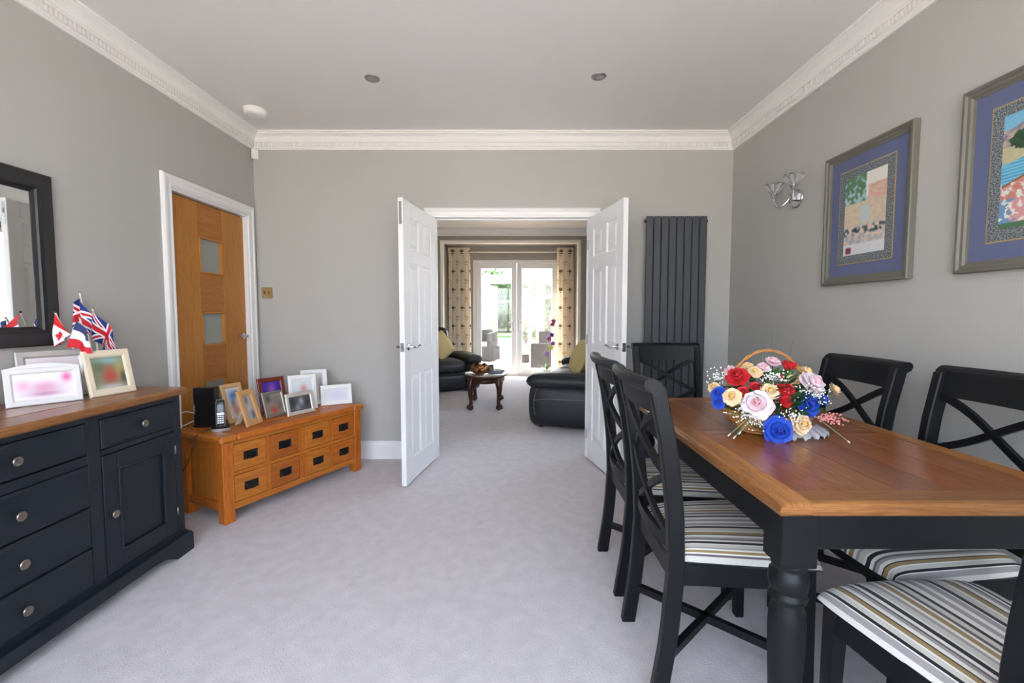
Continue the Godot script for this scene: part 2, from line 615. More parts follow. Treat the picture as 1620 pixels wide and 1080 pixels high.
func shell():
	var W := 0.12
	solo("floor", "pale lilac grey carpet running through both rooms", "carpet", bxs([[XL - W, XR + W, -0.2, 0, DF - W, DW]]), M.carpet, "structure")
	solo("ceiling", "white plaster ceiling of the dining room", "ceiling", bxs([[XL - W, XR + W, H, H + 0.2, DF - W, DB + 0.06]]), M.ceiling, "structure")
	solo("ceiling_living", "white ceiling of the room beyond the double doors", "ceiling", bxs([[XL - W, XR + W, HL, HL + 0.2, DB + 0.06, DG + W]]), M.ceiling_living, "structure")
	solo("ceiling_recess", "lower white ceiling above the garden doors", "ceiling", bxs([[-1.4, 1.35, 2.49, 2.62, DG, DW + 0.15]]), M.ceiling_living, "structure")
	solo("wall_left", "grey wall carrying the mirror and the oak door", "wall", bxs([[XL - W, XL, 0, H, DF, 2.80], [XL - W, XL, 1.965, H, 2.80, 3.605], [XL - W, XL, 0, H, 3.605, DB]]), M.wall, "structure")
	solo("wall_right", "grey wall carrying the framed prints and the wall light", "wall", bxs([[XR, XR + W, 0, H, DF, DB]]), M.wall, "structure")
	solo("wall_back", "grey wall around the open double doors", "wall", bxs([[XL - W, -0.645, 0, HL, DB, DL], [0.645, XR + W, 0, HL, DB, DL], [-0.645, 0.645, 1.99, HL, DB, DL]]), M.wall, "structure")
	solo("wall_front", "wall with the front window behind the viewer", "wall", bxs([[XL - W, -1.9, 0, H, DF - W, DF], [1.6, XR + W, 0, H, DF - W, DF], [-1.9, 1.6, 0, 0.42, DF - W, DF], [-1.9, 1.6, 2.42, H, DF - W, DF]]), M.wall, "structure")
	solo("wall_living_left", "grey side wall of the far room behind the armchair", "wall", bxs([[XL - W, XL, 0, HL, DL, DG + W]]), M.wall_living, "structure")
	solo("wall_living_right", "grey side wall of the far room behind the sofa", "wall", bxs([[XR, XR + W, 0, HL, DL, 4.3], [XR, XR + W, 0, HL, 6.0, DG + W], [XR, XR + W, 0, 0.95, 4.3, 6.0], [XR, XR + W, 2.2, HL, 4.3, 6.0]]), M.wall_living, "structure")
	solo("wall_living_back", "grey far wall with the wide opening to the garden doors", "wall", bxs([[XL, -1.234, 0, HL, DG, DG + W], [1.179, XR, 0, HL, DG, DG + W], [-1.234, 1.179, 2.49, HL, DG, DG + W]]), M.wall_living, "structure")
	solo("wall_recess_left", "short grey side wall of the recess behind the left curtain", "wall", bxs([[-1.234 - W, -1.234, 0, 2.49, DG + W, DW + 0.15]]), M.wall_living, "structure")
	solo("wall_recess_right", "short grey side wall of the recess behind the right curtain", "wall", bxs([[1.179, 1.179 + W, 0, 2.49, DG + W, DW + 0.15]]), M.wall_living, "structure")
	solo("wall_garden", "grey wall around the white garden doors", "wall", bxs([[-1.234, -0.75, 0, 2.49, DW, DW + 0.15], [0.93, 1.179, 0, 2.49, DW, DW + 0.15], [-0.75, 0.93, 2.225, 2.49, DW, DW + 0.15]]), M.wall_living, "structure")
	solo("wall_hall", "plain hall walls behind the oak door", "wall", bxs([[-3.3, -3.2, 0, H, 2.4, DB], [-3.3, XL - W, 0, H, 2.3, 2.4], [-3.3, XL - W, 0, H, DB, DB + 0.1], [-3.3, XL - W, H, H + 0.1, 2.3, DB + 0.1], [-3.3, XL - W, -0.1, 0, 2.3, DB + 0.1]]), M.wall, "structure")

	var t1 := structure(thing("trim_1", "white moulded plaster cornice with dentils around the dining ceiling", "cornice"))
	var mb := MB.new()
	cornice(mb, XL, XR, DF, DB, H)
	part(t1, "moulding", mb, M.plaster)
	mb = MB.new()
	var y := H - 0.0885
	var n := int((XR - XL - 0.06) / 0.022)
	for k in n: mb.box(P(XL + 0.04 + k * 0.022, y, DB - 0.0285), Vector3(0.013, 0.029, 0.011))
	n = int((DB - DF - 0.06) / 0.022)
	for k in n:
		for s in [[XL + 0.0285], [XR - 0.0285]]: mb.box(P(s[0], y, DB - 0.04 - k * 0.022), Vector3(0.011, 0.029, 0.013))
	part(t1, "dentils", mb, M.plaster).set_meta("kind", "stuff")
	mb = MB.new()
	cornice(mb, XL, XR, DL, DG, HL, 0.95)
	solo("trim_2", "white cornice around the ceiling of the far room", "cornice", mb, M.plaster, "structure")

	mb = MB.new()
	skirting(mb, P(XL, 0, DF), P(XL, 0, 2.725), Vector3(1, 0, 0))
	solo("baseboard_left", "white skirting board along the wall behind the black sideboard", "skirting", mb, M.white, "structure")
	mb = MB.new()
	skirting(mb, P(XL, 0, DB), P(-0.725, 0, DB), Vector3(0, 0, 1))
	solo("baseboard_back", "white skirting board between the oak chest and the double doors", "skirting", mb, M.white, "structure")
	mb = MB.new()
	skirting(mb, P(0.725, 0, DB), P(XR, 0, DB), Vector3(0, 0, 1))
	solo("baseboard_back_right", "white skirting board below the tall radiator", "skirting", mb, M.white, "structure")
	mb = MB.new()
	skirting(mb, P(XR, 0, DF), P(XR, 0, DB), Vector3(-1, 0, 0))
	solo("baseboard_right", "white skirting board along the wall behind the dining chairs", "skirting", mb, M.white, "structure")
	mb = MB.new()
	skirting(mb, P(XL, 0, DG), P(-1.30, 0, DG), Vector3(0, 0, 1))
	skirting(mb, P(1.245, 0, DG), P(XR, 0, DG), Vector3(0, 0, 1))
	skirting(mb, P(XL, 0, DL), P(XL, 0, DG), Vector3(1, 0, 0))
	skirting(mb, P(XR, 0, DL), P(XR, 0, DG), Vector3(-1, 0, 0))
	solo("baseboard_living", "white skirting board around the far room", "skirting", mb, M.white, "structure")

	# door surrounds
	var t3 := structure(thing("trim_3", "white moulded door surround around the oak door", "door frame"))
	mb = MB.new()
	arch_trim(mb, P(XL, 0, 2.80), Vector3(0, 0, -1), 0.805, 1.965, Vector3(1, 0, 0))
	part(t3, "architrave", mb, M.white)
	part(t3, "lining", bxs([[XL - W, XL + 0.004, 0, 1.965, 2.80, 2.815], [XL - W, XL + 0.004, 0, 1.965, 3.59, 3.605], [XL - W, XL + 0.004, 1.95, 1.965, 2.815, 3.59]]), M.white)
	var t4 := structure(thing("trim_4", "white moulded surround of the double doorway", "door frame"))
	mb = MB.new()
	arch_trim(mb, P(-0.635, 0, DB), Vector3(1, 0, 0), 1.27, 1.972, Vector3(0, 0, 1))
	part(t4, "architrave", mb, M.white)
	mb = MB.new()
	arch_trim(mb, P(-0.635, 0, DL), Vector3(1, 0, 0), 1.27, 1.972, Vector3(0, 0, -1))
	part(t4, "architrave", mb, M.white)
	part(t4, "lining", bxs([[-0.645, -0.628, 0, 1.99, DB - 0.004, DL + 0.004], [0.628, 0.645, 0, 1.99, DB - 0.004, DL + 0.004], [-0.628, 0.628, 1.972, 1.99, DB - 0.004, DL + 0.004]]), M.white)
	part(t4, "door_stop", bxs([[-0.628, -0.616, 0, 1.972, DB + 0.045, DB + 0.08], [0.616, 0.628, 0, 1.972, DB + 0.045, DB + 0.08], [-0.616, 0.616, 1.962, 1.972, DB + 0.045, DB + 0.08]]), M.white)
	var t5 := structure(thing("trim_5", "cream white lining and surround of the wide opening before the garden doors", "door frame"))
	mb = MB.new()
	arch_trim(mb, P(-1.222, 0, DG), Vector3(1, 0, 0), 2.389, 2.44, Vector3(0, 0, 1), 0.65)
	part(t5, "architrave", mb, M.cream_white)
	part(t5, "lining", bxs([[-1.234, -1.222, 0, 2.49, DG - 0.004, DG + W], [1.167, 1.179, 0, 2.49, DG - 0.004, DG + W], [-1.222, 1.167, 2.44, 2.49, DG - 0.004, DG + W]]), M.cream_white)

	# the front window behind the viewer: white frame, four lights
	var wn := structure(thing("window_1", "wide white framed front window behind the viewer", "window"))
	var fr := [[-1.9, 1.6, 0.42, 0.48, DF - 0.09, DF - 0.02], [-1.9, 1.6, 2.36, 2.42, DF - 0.09, DF - 0.02]]
	for k in 5: fr.append([-1.9 + k * 0.86, -1.84 + k * 0.86, 0.48, 2.36, DF - 0.09, DF - 0.02])
	part(wn, "frame", bxs(fr, 0.006), M.upvc)
	for k in 4: part(wn, "pane", bxs([[-1.84 + k * 0.86, -1.04 + k * 0.86, 0.48, 2.36, DF - 0.057, DF - 0.053]]), M.glass)
	part(wn, "window_sill", bxs([[-1.95, 1.65, 0.39, 0.42, DF - 0.02, DF + 0.12]], 0.008), M.white)

	wn = structure(thing("window_5", "white framed side window of the far room, hidden beside the sofa", "window"))
	fr = [[XR + 0.03, XR + 0.1, 0.95, 1.01, 4.3, 6.0], [XR + 0.03, XR + 0.1, 2.14, 2.2, 4.3, 6.0]]
	for k in 3: fr.append([XR + 0.03, XR + 0.1, 1.01, 2.14, 4.3 + k * 0.82, 4.36 + k * 0.82])
	part(wn, "frame", bxs(fr, 0.006), M.upvc)
	for k in 2: part(wn, "pane", bxs([[XR + 0.063, XR + 0.067, 1.01, 2.14, 4.36 + k * 0.82, 5.12 + k * 0.82]]), M.glass)
	part(wn, "window_sill", bxs([[XR - 0.04, XR + 0.04, 0.92, 0.95, 4.25, 6.05]], 0.006), M.white)

# ---------------------------------------------------------------- doors
func lever(parent: Node3D, at: Vector3, out: Vector3, along: Vector3, m: Material):
	var h := Node3D.new()
	h.name = "door_handle"
	parent.add_child(h, true)
	h.position = at
	var b := Basis(along, out, along.cross(out))
	var mb := MB.new()
	mb.lathe([Vector2(0, 0), Vector2(0.025, 0), Vector2(0.025, 0.006), Vector2(0.022, 0.009), Vector2(0.01, 0.01), Vector2(0, 0.01)], 18, Transform3D(b, Vector3.ZERO))
	part(h, "rose", mb, m)
	mb = MB.new()
	var up := Vector3.UP
	mb.tube([Vector3.ZERO, out * 0.03, out * 0.045 + along * 0.008, out * 0.05 + along * 0.03 - up * 0.004, out * 0.05 + along * 0.06 + up * 0.004, out * 0.05 + along * 0.09 + up * 0.010, out * 0.047 + along * 0.115 + up * 0.004], [0.009, 0.009, 0.0095, 0.0095, 0.0085, 0.008, 0.007], 10)
	part(h, "lever", mb, m)

func panel_door(called: String, label: String, at: Vector3, turn: float, bolt: bool) -> void:
	var o := structure(thing(called, label, "door", at, turn))
	var w := 0.655
	var h := 1.958
	var t := 0.036
	var b := 0.007
	var mb := MB.new()
	var s := 0.105
	var mid := 0.095
	mb.box(Vector3(s / 2, h / 2, 0), Vector3(s, h, t), 0.002)
	mb.box(Vector3(w - s / 2, h / 2, 0), Vector3(s, h, t), 0.002)
	var rows := [[0.17, 0.755], [0.955, 1.535], [1.635, 1.845]]
	var ys := [[0.0, 0.17], [0.755, 0.955], [1.535, 1.635], [1.845, h]]
	for y in ys: mb.box(Vector3(w / 2, (y[0] + y[1]) / 2, 0), Vector3(w - 2 * s + 0.008, y[1] - y[0], t), b)
	for r in rows: mb.box(Vector3(w / 2, (r[0] + r[1]) / 2, 0), Vector3(mid, r[1] - r[0] + 0.008, t), b)
	part(o, "leaf", mb, M.white)
	var pw := (w - 2 * s - mid) / 2
	for r in rows:
		var hh: float = r[1] - r[0]
		mb = MB.new()
		mb.box(Vector3.ZERO, Vector3(pw + 0.012, hh + 0.012, 0.012))
		for sg in [-1.0, 1.0]: mb.frustum(Vector3(0, 0, sg * 0.006), pw - 0.028, hh - 0.028, pw - 0.07, hh - 0.07, 0.009, Vector3(0, 0, sg))
		var me := mb.done()
		for k in 2:
			var p := mesh(o, "panel", me, M.white)
			p.position = Vector3(s + pw / 2 + k * (pw + mid), (r[0] + r[1]) / 2, 0)
	for sg in [-1.0, 1.0]: lever(o, Vector3(w - 0.055, 0.96, sg * t / 2), Vector3(0, 0, sg), Vector3(-1, 0, 0), M.chrome)
	mb = MB.new()
	mb.box(Vector3(w + 0.0008, 0.96, 0), Vector3(0.002, 0.06, 0.024), 0.0005)
	mb.box(Vector3(w + 0.004, 0.96, 0), Vector3(0.008, 0.02, 0.012), 0.003)
	part(o, "latch_plate", mb, M.steel)
	if bolt:
		mb = MB.new()
		mb.box(Vector3(w + 0.0008, h - 0.10, 0), Vector3(0.002, 0.15, 0.019), 0.0005)
		mb.box(Vector3(w + 0.004, h - 0.085, 0), Vector3(0.008, 0.03, 0.008), 0.002)
		part(o, "flush_bolt", mb, M.steel)
	for y in [0.2, 0.98, 1.74]:
		mb = MB.new()
		mb.lathe([Vector2(0, -0.04), Vector2(0.006, -0.04), Vector2(0.006, 0.04), Vector2(0, 0.04)], 8, Transform3D(Basis(), Vector3(-0.003, y, 0.018)))
		part(o, "hinge", mb, M.steel)

func doors():
	panel_door("door_2", "white six panel door leaf open against the plain grey wall", P(-0.634, 0.012, 3.715), atan2(-0.985, -0.165), true)
	panel_door("door_3", "white six panel door leaf open in front of the dark radiator", P(0.634, 0.012, 3.715), atan2(-0.983, 0.19), false)
	# the oak door with frosted panes
	var o := structure(thing("door_1", "oak veneered door with three frosted glass panes", "door", P(XL - 0.045, 0.008, 2.818)))
	var hgt := 1.935
	var L := 0.77
	var a := 0.26; var b := 0.51
	var t := 0.04
	var mb := MB.new()
	mb.uvo = Vector2(0.2, 0.1)
	mb.box(P(0, hgt / 2, a / 2), Vector3(t, hgt, a), 0.002, 1)
	part(o, "stile", mb, M.oak)
	mb = MB.new()
	mb.uvo = Vector2(1.3, 0.7)
	mb.box(P(0, hgt / 2, (b + L) / 2), Vector3(t, hgt, L - b), 0.002, 1)
	part(o, "stile", mb, M.oak)
	var cuts := [0.0, 0.46, 0.735, 0.97, 1.205, 1.465, 1.71, hgt]
	for k in 7:
		var y0: float = cuts[k]; var y1: float = cuts[k + 1]
		if k % 2 == 0:
			mb = MB.new()
			shuffle(mb)
			mb.box(P(0, (y0 + y1) / 2, (a + b) / 2), Vector3(t - 0.002, y1 - y0, b - a), 0.002, 2)
			part(o, "panel", mb, M.oak_b)
		else:
			mb = MB.new()
			mb.box(P(0, (y0 + y1) / 2, (a + b) / 2), Vector3(0.006, y1 - y0, b - a))
			part(o, "pane", mb, M.frosted)
			mb = MB.new()
			for q in [[y0 + 0.006, 0], [y1 - 0.006, 0]]: mb.box(P(0.004, q[0], (a + b) / 2), Vector3(t + 0.004, 0.012, b - a), 0.002, 2)
			for q in [a + 0.006, b - 0.006]: mb.box(P(0.004, (y0 + y1) / 2, q), Vector3(t + 0.004, y1 - y0, 0.012), 0.002, 1)
			part(o, "glazing_bead", mb, M.oak)
	lever(o, P(t / 2, 1.02, L - 0.05), Vector3(1, 0, 0), Vector3(0, 0, 1), M.chrome)
	# the garden doors
	var fx0 := -0.75; var fx1 := 0.93
	var fr := structure(thing("trim_6", "white outer frame of the garden doors", "door frame"))
	part(fr, "frame", bxs([[fx0, fx0 + 0.06, 0, 2.225, DW + 0.02, DW + 0.09], [fx1 - 0.06, fx1, 0, 2.225, DW + 0.02, DW + 0.09], [fx0 + 0.06, fx1 - 0.06, 2.165, 2.225, DW + 0.02, DW + 0.09], [fx0 + 0.06, fx1 - 0.06, 0, 0.035, DW + 0.02, DW + 0.09]], 0.006), M.upvc)
	var mid := (fx0 + fx1) / 2
	for k in 2:
		var x0 := fx0 + 0.062 if k == 0 else mid + 0.002
		var x1 := mid - 0.002 if k == 0 else fx1 - 0.062
		var f := structure(thing("door_%d" % (4 + k), "white garden door leaf with full height glass nearer the " + ["armchair", "sofa"][k], "door"))
		part(f, "leaf_frame", bxs([[x0, x0 + 0.10, 0.037, 2.163, DW + 0.025, DW + 0.085], [x1 - 0.10, x1, 0.037, 2.163, DW + 0.025, DW + 0.085], [x0 + 0.1, x1 - 0.1, 2.06, 2.163, DW + 0.025, DW + 0.085], [x0 + 0.1, x1 - 0.1, 0.037, 0.14, DW + 0.025, DW + 0.085]], 0.008), M.upvc)
		part(f, "pane", bxs([[x0 + 0.1, x1 - 0.1, 0.14, 2.06, DW + 0.052, DW + 0.058]]), M.glass)
		var hx := x1 - 0.045 if k == 0 else x0 + 0.045
		mb = MB.new()
		mb.box(P(hx, 0.98, DW + 0.02), Vector3(0.03, 0.22, 0.012), 0.005)
		mb.box(P(hx, 0.92, DW + 0.013), Vector3(0.012, 0.02, 0.006), 0.002)
		part(f, "handle_plate", mb, M.silver_plastic)
		var sg := -1.0 if k == 0 else 1.0
		mb = MB.new()
		mb.tube([P(hx, 1.03, DW + 0.02), P(hx, 1.03, DW - 0.03), P(hx + sg * 0.02, 1.03, DW - 0.035), P(hx + sg * 0.12, 1.03, DW - 0.035)], 0.009, 8)
		part(f, "lever", mb, M.silver_plastic)

# ---------------------------------------------------------------- conservatory and garden
func leaf_mesh(l: float, w: float) -> ArrayMesh:
	var mb := MB.new()
	mb.grid(func(u: float, v: float) -> Vector3:
		var k := sin(PI * clampf(u, 0.02, 0.98)) * (1.0 - 0.3 * u)
		return Vector3((v - 0.5) * w * k, -absf(v - 0.5) * w * 0.35 * k + 0.12 * l * sin(u * 2.0), u * l), 4, 2)
	return mb.done()

func foliage(parent: Node3D, called: String, n: int, me: Mesh, m: Material, size: Vector3, centre: Vector3, sd: int):
	var mm := MultiMesh.new()
	mm.transform_format = MultiMesh.TRANSFORM_3D
	mm.mesh = me
	mm.instance_count = n
	var r := RandomNumberGenerator.new()
	r.seed = sd
	for i in n:
		var dir := Vector3(r.randfn(), r.randfn(), r.randfn()).normalized()
		var p := dir * pow(r.randf(), 0.4)
		var bs := Basis.from_euler(Vector3(r.randf_range(-1.2, 0.6), r.randf() * TAU, r.randf_range(-0.6, 0.6))).scaled(Vector3.ONE * r.randf_range(0.7, 1.35))
		mm.set_instance_transform(i, Transform3D(bs, centre + p * size))
	var o := MultiMeshInstance3D.new()
	o.name = called
	o.multimesh = mm
	o.material_override = m
	o.set_meta("kind", "stuff")
	parent.add_child(o, true)

func outside():
	solo("ground", "paved ground around the house", "ground", bxs([[-30, 30, -0.3, -0.21, -25, 60]]), tri_noise(mat(c8(184, 176, 164), 0.9), 0.5, 91, 0.08, 0.1), "structure")
	solo("floor_conservatory", "sunlit pale tiled floor of the conservatory", "floor", bxs([[-2.3, 2.6, -0.2, -0.005, DW, 13.4]]), tri_noise(mat(c8(196, 172, 146), 0.4), 0.9, 92, 0.05), "structure")
	solo("floor_patio", "pale paved terrace outside the conservatory", "terrace", bxs([[-8, 9, -0.21, -0.02, 13.4, 19.5]]), tri_noise(mat(c8(156, 148, 134), 0.85), 0.7, 93, 0.07, 0.1), "structure")
	solo("lawn", "sunny green lawn in front of the hedge", "lawn", bxs([[-14, 15, -0.21, -0.01, 19.5, 34]]), tri_noise(mat(c8(70, 100, 34), 0.95), 1.1, 94, 0.22, 0.8, 0.2), "structure")
	# white frame: garden side, then the sides, and a pale roof
	var w := structure(thing("window_2", "white conservatory frame with glazed bays facing the garden", "window"))
	var d := 13.0
	var e := 13.07
	part(w, "frame", bxs([[-2.2, 2.5, 2.05, 2.3, d, e], [-2.2, -2.08, -0.005, 2.05, d, e], [-0.95, -0.63, -0.005, 2.05, d, e], [0.05, 0.3, -0.005, 2.05, d, e], [0.46, 0.56, -0.005, 2.05, d, e], [0.70, 0.92, -0.005, 2.05, d, e], [1.5, 1.62, -0.005, 2.05, d, e], [2.38, 2.5, -0.005, 2.05, d, e], [-0.63, 0.05, 1.53, 1.57, d + 0.02, e - 0.02], [0.92, 2.38, 1.62, 1.74, d, e], [0.92, 2.38, -0.005, 0.69, d, e], [-2.08, -0.95, -0.005, 0.3, d, e]], 0.01), M.upvc)
	for p in [[-2.08, -0.95, 0.3, 2.05], [0.3, 0.46, 0, 2.05], [0.56, 0.7, 0, 2.05], [0.92, 1.5, 0.69, 1.62], [1.62, 2.38, 0.69, 1.62], [0.92, 1.5, 1.74, 2.05], [1.62, 2.38, 1.74, 2.05]]:
		part(w, "pane", bxs([[p[0], p[1], p[2], p[3], d + 0.033, d + 0.037]]), M.glass)
	for s in [[-2.2, -2.13, "armchair"], [2.43, 2.5, "sofa"]]:
		var q := structure(thing("window_%d" % (3 if s[0] < 0 else 4), "white framed side glazing of the conservatory on the %s side" % s[2], "window"))
		var fr := [[s[0], s[1], 2.05, 2.3, DW + 0.15, d], [s[0], s[1], -0.005, 0.5, DW + 0.15, d]]
		for k in 5: fr.append([s[0], s[1], 0.5, 2.05, DW + 0.15 + k * 1.0, DW + 0.25 + k * 1.0])
		part(q, "frame", bxs(fr, 0.01), M.upvc)
		for k in 4: part(q, "pane", bxs([[(s[0] + s[1]) / 2 - 0.002, (s[0] + s[1]) / 2 + 0.002, 0.5, 2.05, DW + 0.25 + k, DW + 1.15 + k]]), M.glass)
	var rf := structure(thing("roof_conservatory", "translucent white sheet roof of the conservatory", "roof"))
	var sheet := mat(Color(0.96, 0.97, 0.97, 0.25), 0.12)
	sheet.transparency = BaseMaterial3D.TRANSPARENCY_ALPHA
	var mb := MB.new()
	var tilt := Basis(Vector3.RIGHT, 0.14)
	for k in 5: mb.box(P(-1.76 + k * 0.94, 2.62, 11.0), Vector3(0.93, 0.02, 4.45), 0, -1, tilt)
	part(rf, "sheet", mb, sheet)
	mb = MB.new()
	for k in 6: mb.box(P(-2.2 + k * 0.94, 2.62, 11.0), Vector3(0.05, 0.07, 4.45), 0.008, -1, tilt)
	part(rf, "rafter", mb, M.upvc)
	# the open garden door of the conservatory
	var od := structure(thing("door_6", "white conservatory door standing open towards the garden", "door", P(-0.62, 0, 13.1), -PI / 2 - 0.25 + PI))
	mb = MB.new()
	mb.box(Vector3(0.05, 1.0, 0), Vector3(0.1, 2.0, 0.05), 0.008)
	mb.box(Vector3(0.60, 1.0, 0), Vector3(0.1, 2.0, 0.05), 0.008)
	mb.box(Vector3(0.325, 1.94, 0), Vector3(0.45, 0.12, 0.05), 0.008)
	mb.box(Vector3(0.325, 0.4, 0), Vector3(0.45, 0.78, 0.05), 0.008)
	part(od, "leaf_frame", mb, M.upvc)
	mb = MB.new()
	mb.box(Vector3(0.325, 1.33, 0), Vector3(0.45, 1.1, 0.006))
	part(od, "pane", mb, M.glass)
	# planting
	var lf := leaf_mesh(0.2, 0.11)
	var g1 := mat(c8(52, 86, 40), 0.6)
	g1.backlight_enabled = true
	g1.backlight = Color(0.18, 0.3, 0.1)
	var g2 := mat(c8(50, 70, 24), 0.6)
	g2.backlight_enabled = true
	g2.backlight = Color(0.18, 0.24, 0.08)
	var hd := thing("hedge", "tall clipped green hedge at the end of the lawn", "hedge", P(0, -0.01, 30))
	mb = MB.new()
	mb.box(Vector3(0, 1.5, 0), Vector3(19, 3.0, 0.7), 0.2)
	part(hd, "inner_growth", mb, mat(c8(34, 56, 28), 0.9))
	foliage(hd, "foliage", 16000, leaf_mesh(0.34, 0.2), g1, Vector3(9.8, 1.7, 0.9), Vector3(0, 1.65, 0), 3)
	var tr := thing("garden_tree", "leafy light green tree standing before the hedge", "tree", P(-1.1, -0.01, 25))
	mb = MB.new()
	mb.tube([Vector3.ZERO, Vector3(0.05, 0.7, 0), Vector3(0, 1.5, 0.05)], [0.1, 0.08, 0.05], 8)
	part(tr, "trunk", mb, mat(c8(86, 70, 54), 0.9))
	foliage(tr, "crown", 3800, lf, g1, Vector3(1.5, 1.3, 1.2), Vector3(0, 2.3, 0), 4)
	var k2 := 0
	for s in [[0.95, 16.0, 0.8, g2, "yellow green shrub on the terrace seen between the conservatory posts", c8(230, 190, 60)], [1.9, 15.6, 1.0, g2, "flowering shrub on the terrace behind the conservatory sill", c8(226, 120, 60)], [0.55, 18.0, 0.65, g1, "low shrub with red flowers at the edge of the lawn", c8(206, 60, 70)]]:
		var sh := thing("garden_shrub", s[4], "shrub", P(s[0], -0.02, s[1]), 0, "shrubs on the terrace")
		mb = MB.new()
		for a in 4: mb.tube([Vector3.ZERO, Vector3(cos(a * 1.7) * 0.12, 0.35, sin(a * 1.7) * 0.12), Vector3(cos(a * 1.7) * 0.25, 0.8, sin(a * 1.7) * 0.25)], [0.02, 0.016, 0.008], 6)
		part(sh, "stem", mb, mat(c8(80, 66, 46), 0.9))
		foliage(sh, "foliage", 1500, leaf_mesh(0.12, 0.06), s[3], Vector3(0.5, s[2] * 0.85, 0.5) , Vector3(0, s[2], 0), 5 + k2)
		var fl := MB.new()
		fl.ball(Vector3.ZERO, Vector3(0.05, 0.035, 0.05), 7, 4)
		foliage(sh, "blossom", 60, fl.done(), mat(s[5], 0.6), Vector3(0.55, s[2] * 0.8, 0.55), Vector3(0, s[2] * 1.05, 0), 15 + k2)
		k2 += 1
	# rattan seats in the conservatory
	var ratt := tri_noise(mat(c8(24, 24, 25), 0.7), 9.0, 95, 0.25, 0.1, 0.25)
	var rc := thing("rattan_chair", "grey rattan tub chair with white seat cushion in the conservatory", "chair", P(-0.70, -0.005, 11.7), -0.5)
	mb = MB.new()
	mb.box(Vector3(0, 0.2, 0), Vector3(0.6, 0.36, 0.56), 0.02)
	part(rc, "base", mb, ratt)
	mb = MB.new()
	mb.sweep([Vector2(-0.03, 0), Vector2(0.03, 0), Vector2(0.035, 0.40), Vector2(-0.035, 0.40)], [Vector3(-0.27, 0.3, 0.29), Vector3(-0.27, 0.34, 0.0), Vector3(-0.22, 0.38, -0.22), Vector3(0, 0.40, -0.27), Vector3(0.22, 0.38, -0.22), Vector3(0.27, 0.34, 0.0), Vector3(0.27, 0.3, 0.29)], [Vector3(1, 0, 0), Vector3(1, 0, 0.1), Vector3(0.7, 0, 0.7), Vector3(0, 0, 1), Vector3(-0.7, 0, 0.7), Vector3(-1, 0, 0.1), Vector3(-1, 0, 0)], [Vector3.UP, Vector3.UP, Vector3.UP, Vector3.UP, Vector3.UP, Vector3.UP, Vector3.UP])
	part(rc, "back_shell", mb, ratt)
	mb = MB.new()
	mb.soft(Vector3(0, 0.42, 0.03), Vector3(0.48, 0.09, 0.5), 0.04, Vector3(0, 0.01, 0), 6)
	part(rc, "seat_cushion", mb, mat(c8(236, 234, 230), 0.85))
	var rt := thing("rattan_cube_seat", "grey rattan cube armchair seen from behind near the garden door", "chair", P(0.66, -0.005, 9.9))
	mb = MB.new()
	mb.box(Vector3(0, 0.30, 0.26), Vector3(0.52, 0.56, 0.06), 0.015)
	part(rt, "back_panel", mb, ratt)
	mb = MB.new()
	mb.box(Vector3(0, 0.2, -0.02), Vector3(0.5, 0.36, 0.5), 0.02)
	part(rt, "base", mb, ratt)
	for s in [-1.0, 1.0]:
		mb = MB.new()
		mb.box(Vector3(s * 0.235, 0.42, -0.02), Vector3(0.05, 0.12, 0.5), 0.015)
		part(rt, "arm", mb, ratt)
	var rs := thing("rattan_armchair", "far grey rattan armchair beyond the purple orchid", "chair", P(0.98, -0.005, 12.2))
	mb = MB.new()
	mb.box(Vector3(0, 0.38, 0.22), Vector3(0.56, 0.74, 0.07), 0.02)
	part(rs, "back_panel", mb, ratt)
	mb = MB.new()
	mb.box(Vector3(0, 0.2, -0.05), Vector3(0.55, 0.38, 0.5), 0.02)
	part(rs, "base", mb, ratt)
	var bag := thing("black_box", "small black box on the conservatory floor beside the grey cube", "box", P(0.30, -0.005, 11.2))
	mb = MB.new()
	mb.box(Vector3(0, 0.11, 0), Vector3(0.26, 0.2, 0.2), 0.02)
	part(bag, "body", mb, M.black_plastic)
	mb = MB.new()
	mb.tube([Vector3(-0.06, 0.21, 0), Vector3(-0.05, 0.25, 0), Vector3(0.05, 0.25, 0), Vector3(0.06, 0.21, 0)], 0.01, 6)
	part(bag, "handle", mb, M.black_plastic)
	# orchid beside the right garden door, standing on the recess floor
	var orc := thing("orchid", "purple orchid on a tall thin stem before the garden door", "plant", P(0.66, 0, 8.58))
	mb = MB.new()
	mb.lathe([Vector2(0, 0), Vector2(0.06, 0), Vector2(0.085, 0.14), Vector2(0.085, 0.15), Vector2(0.07, 0.15), Vector2(0.06, 0.13), Vector2(0, 0.13)], 16)
	part(orc, "pot", mb, mat(c8(200, 196, 188), 0.4))
	mb = MB.new()
	mb.tube([Vector3(0, 0.13, 0), Vector3(0.0, 0.4, 0), Vector3(0.05, 0.7, 0), Vector3(0.10, 0.95, 0.01), Vector3(0.10, 1.08, 0.03)], [0.005, 0.005, 0.004, 0.003, 0.002], 6)
	part(orc, "stem", mb, mat(c8(110, 130, 70), 0.6))
	var petal := leaf_mesh(0.05, 0.05)
	var cols := [c8(96, 44, 150), c8(150, 60, 130), c8(120, 70, 170), c8(160, 70, 110), c8(196, 190, 60), c8(140, 100, 190)]
	var spots := [[0.09, 0.80, 0], [0.04, 0.73, 1], [0.10, 1.0, 3], [0.12, 1.06, 3], [0.08, 0.56, 4], [0.0, 0.44, 5], [0.11, 0.64, 2]]
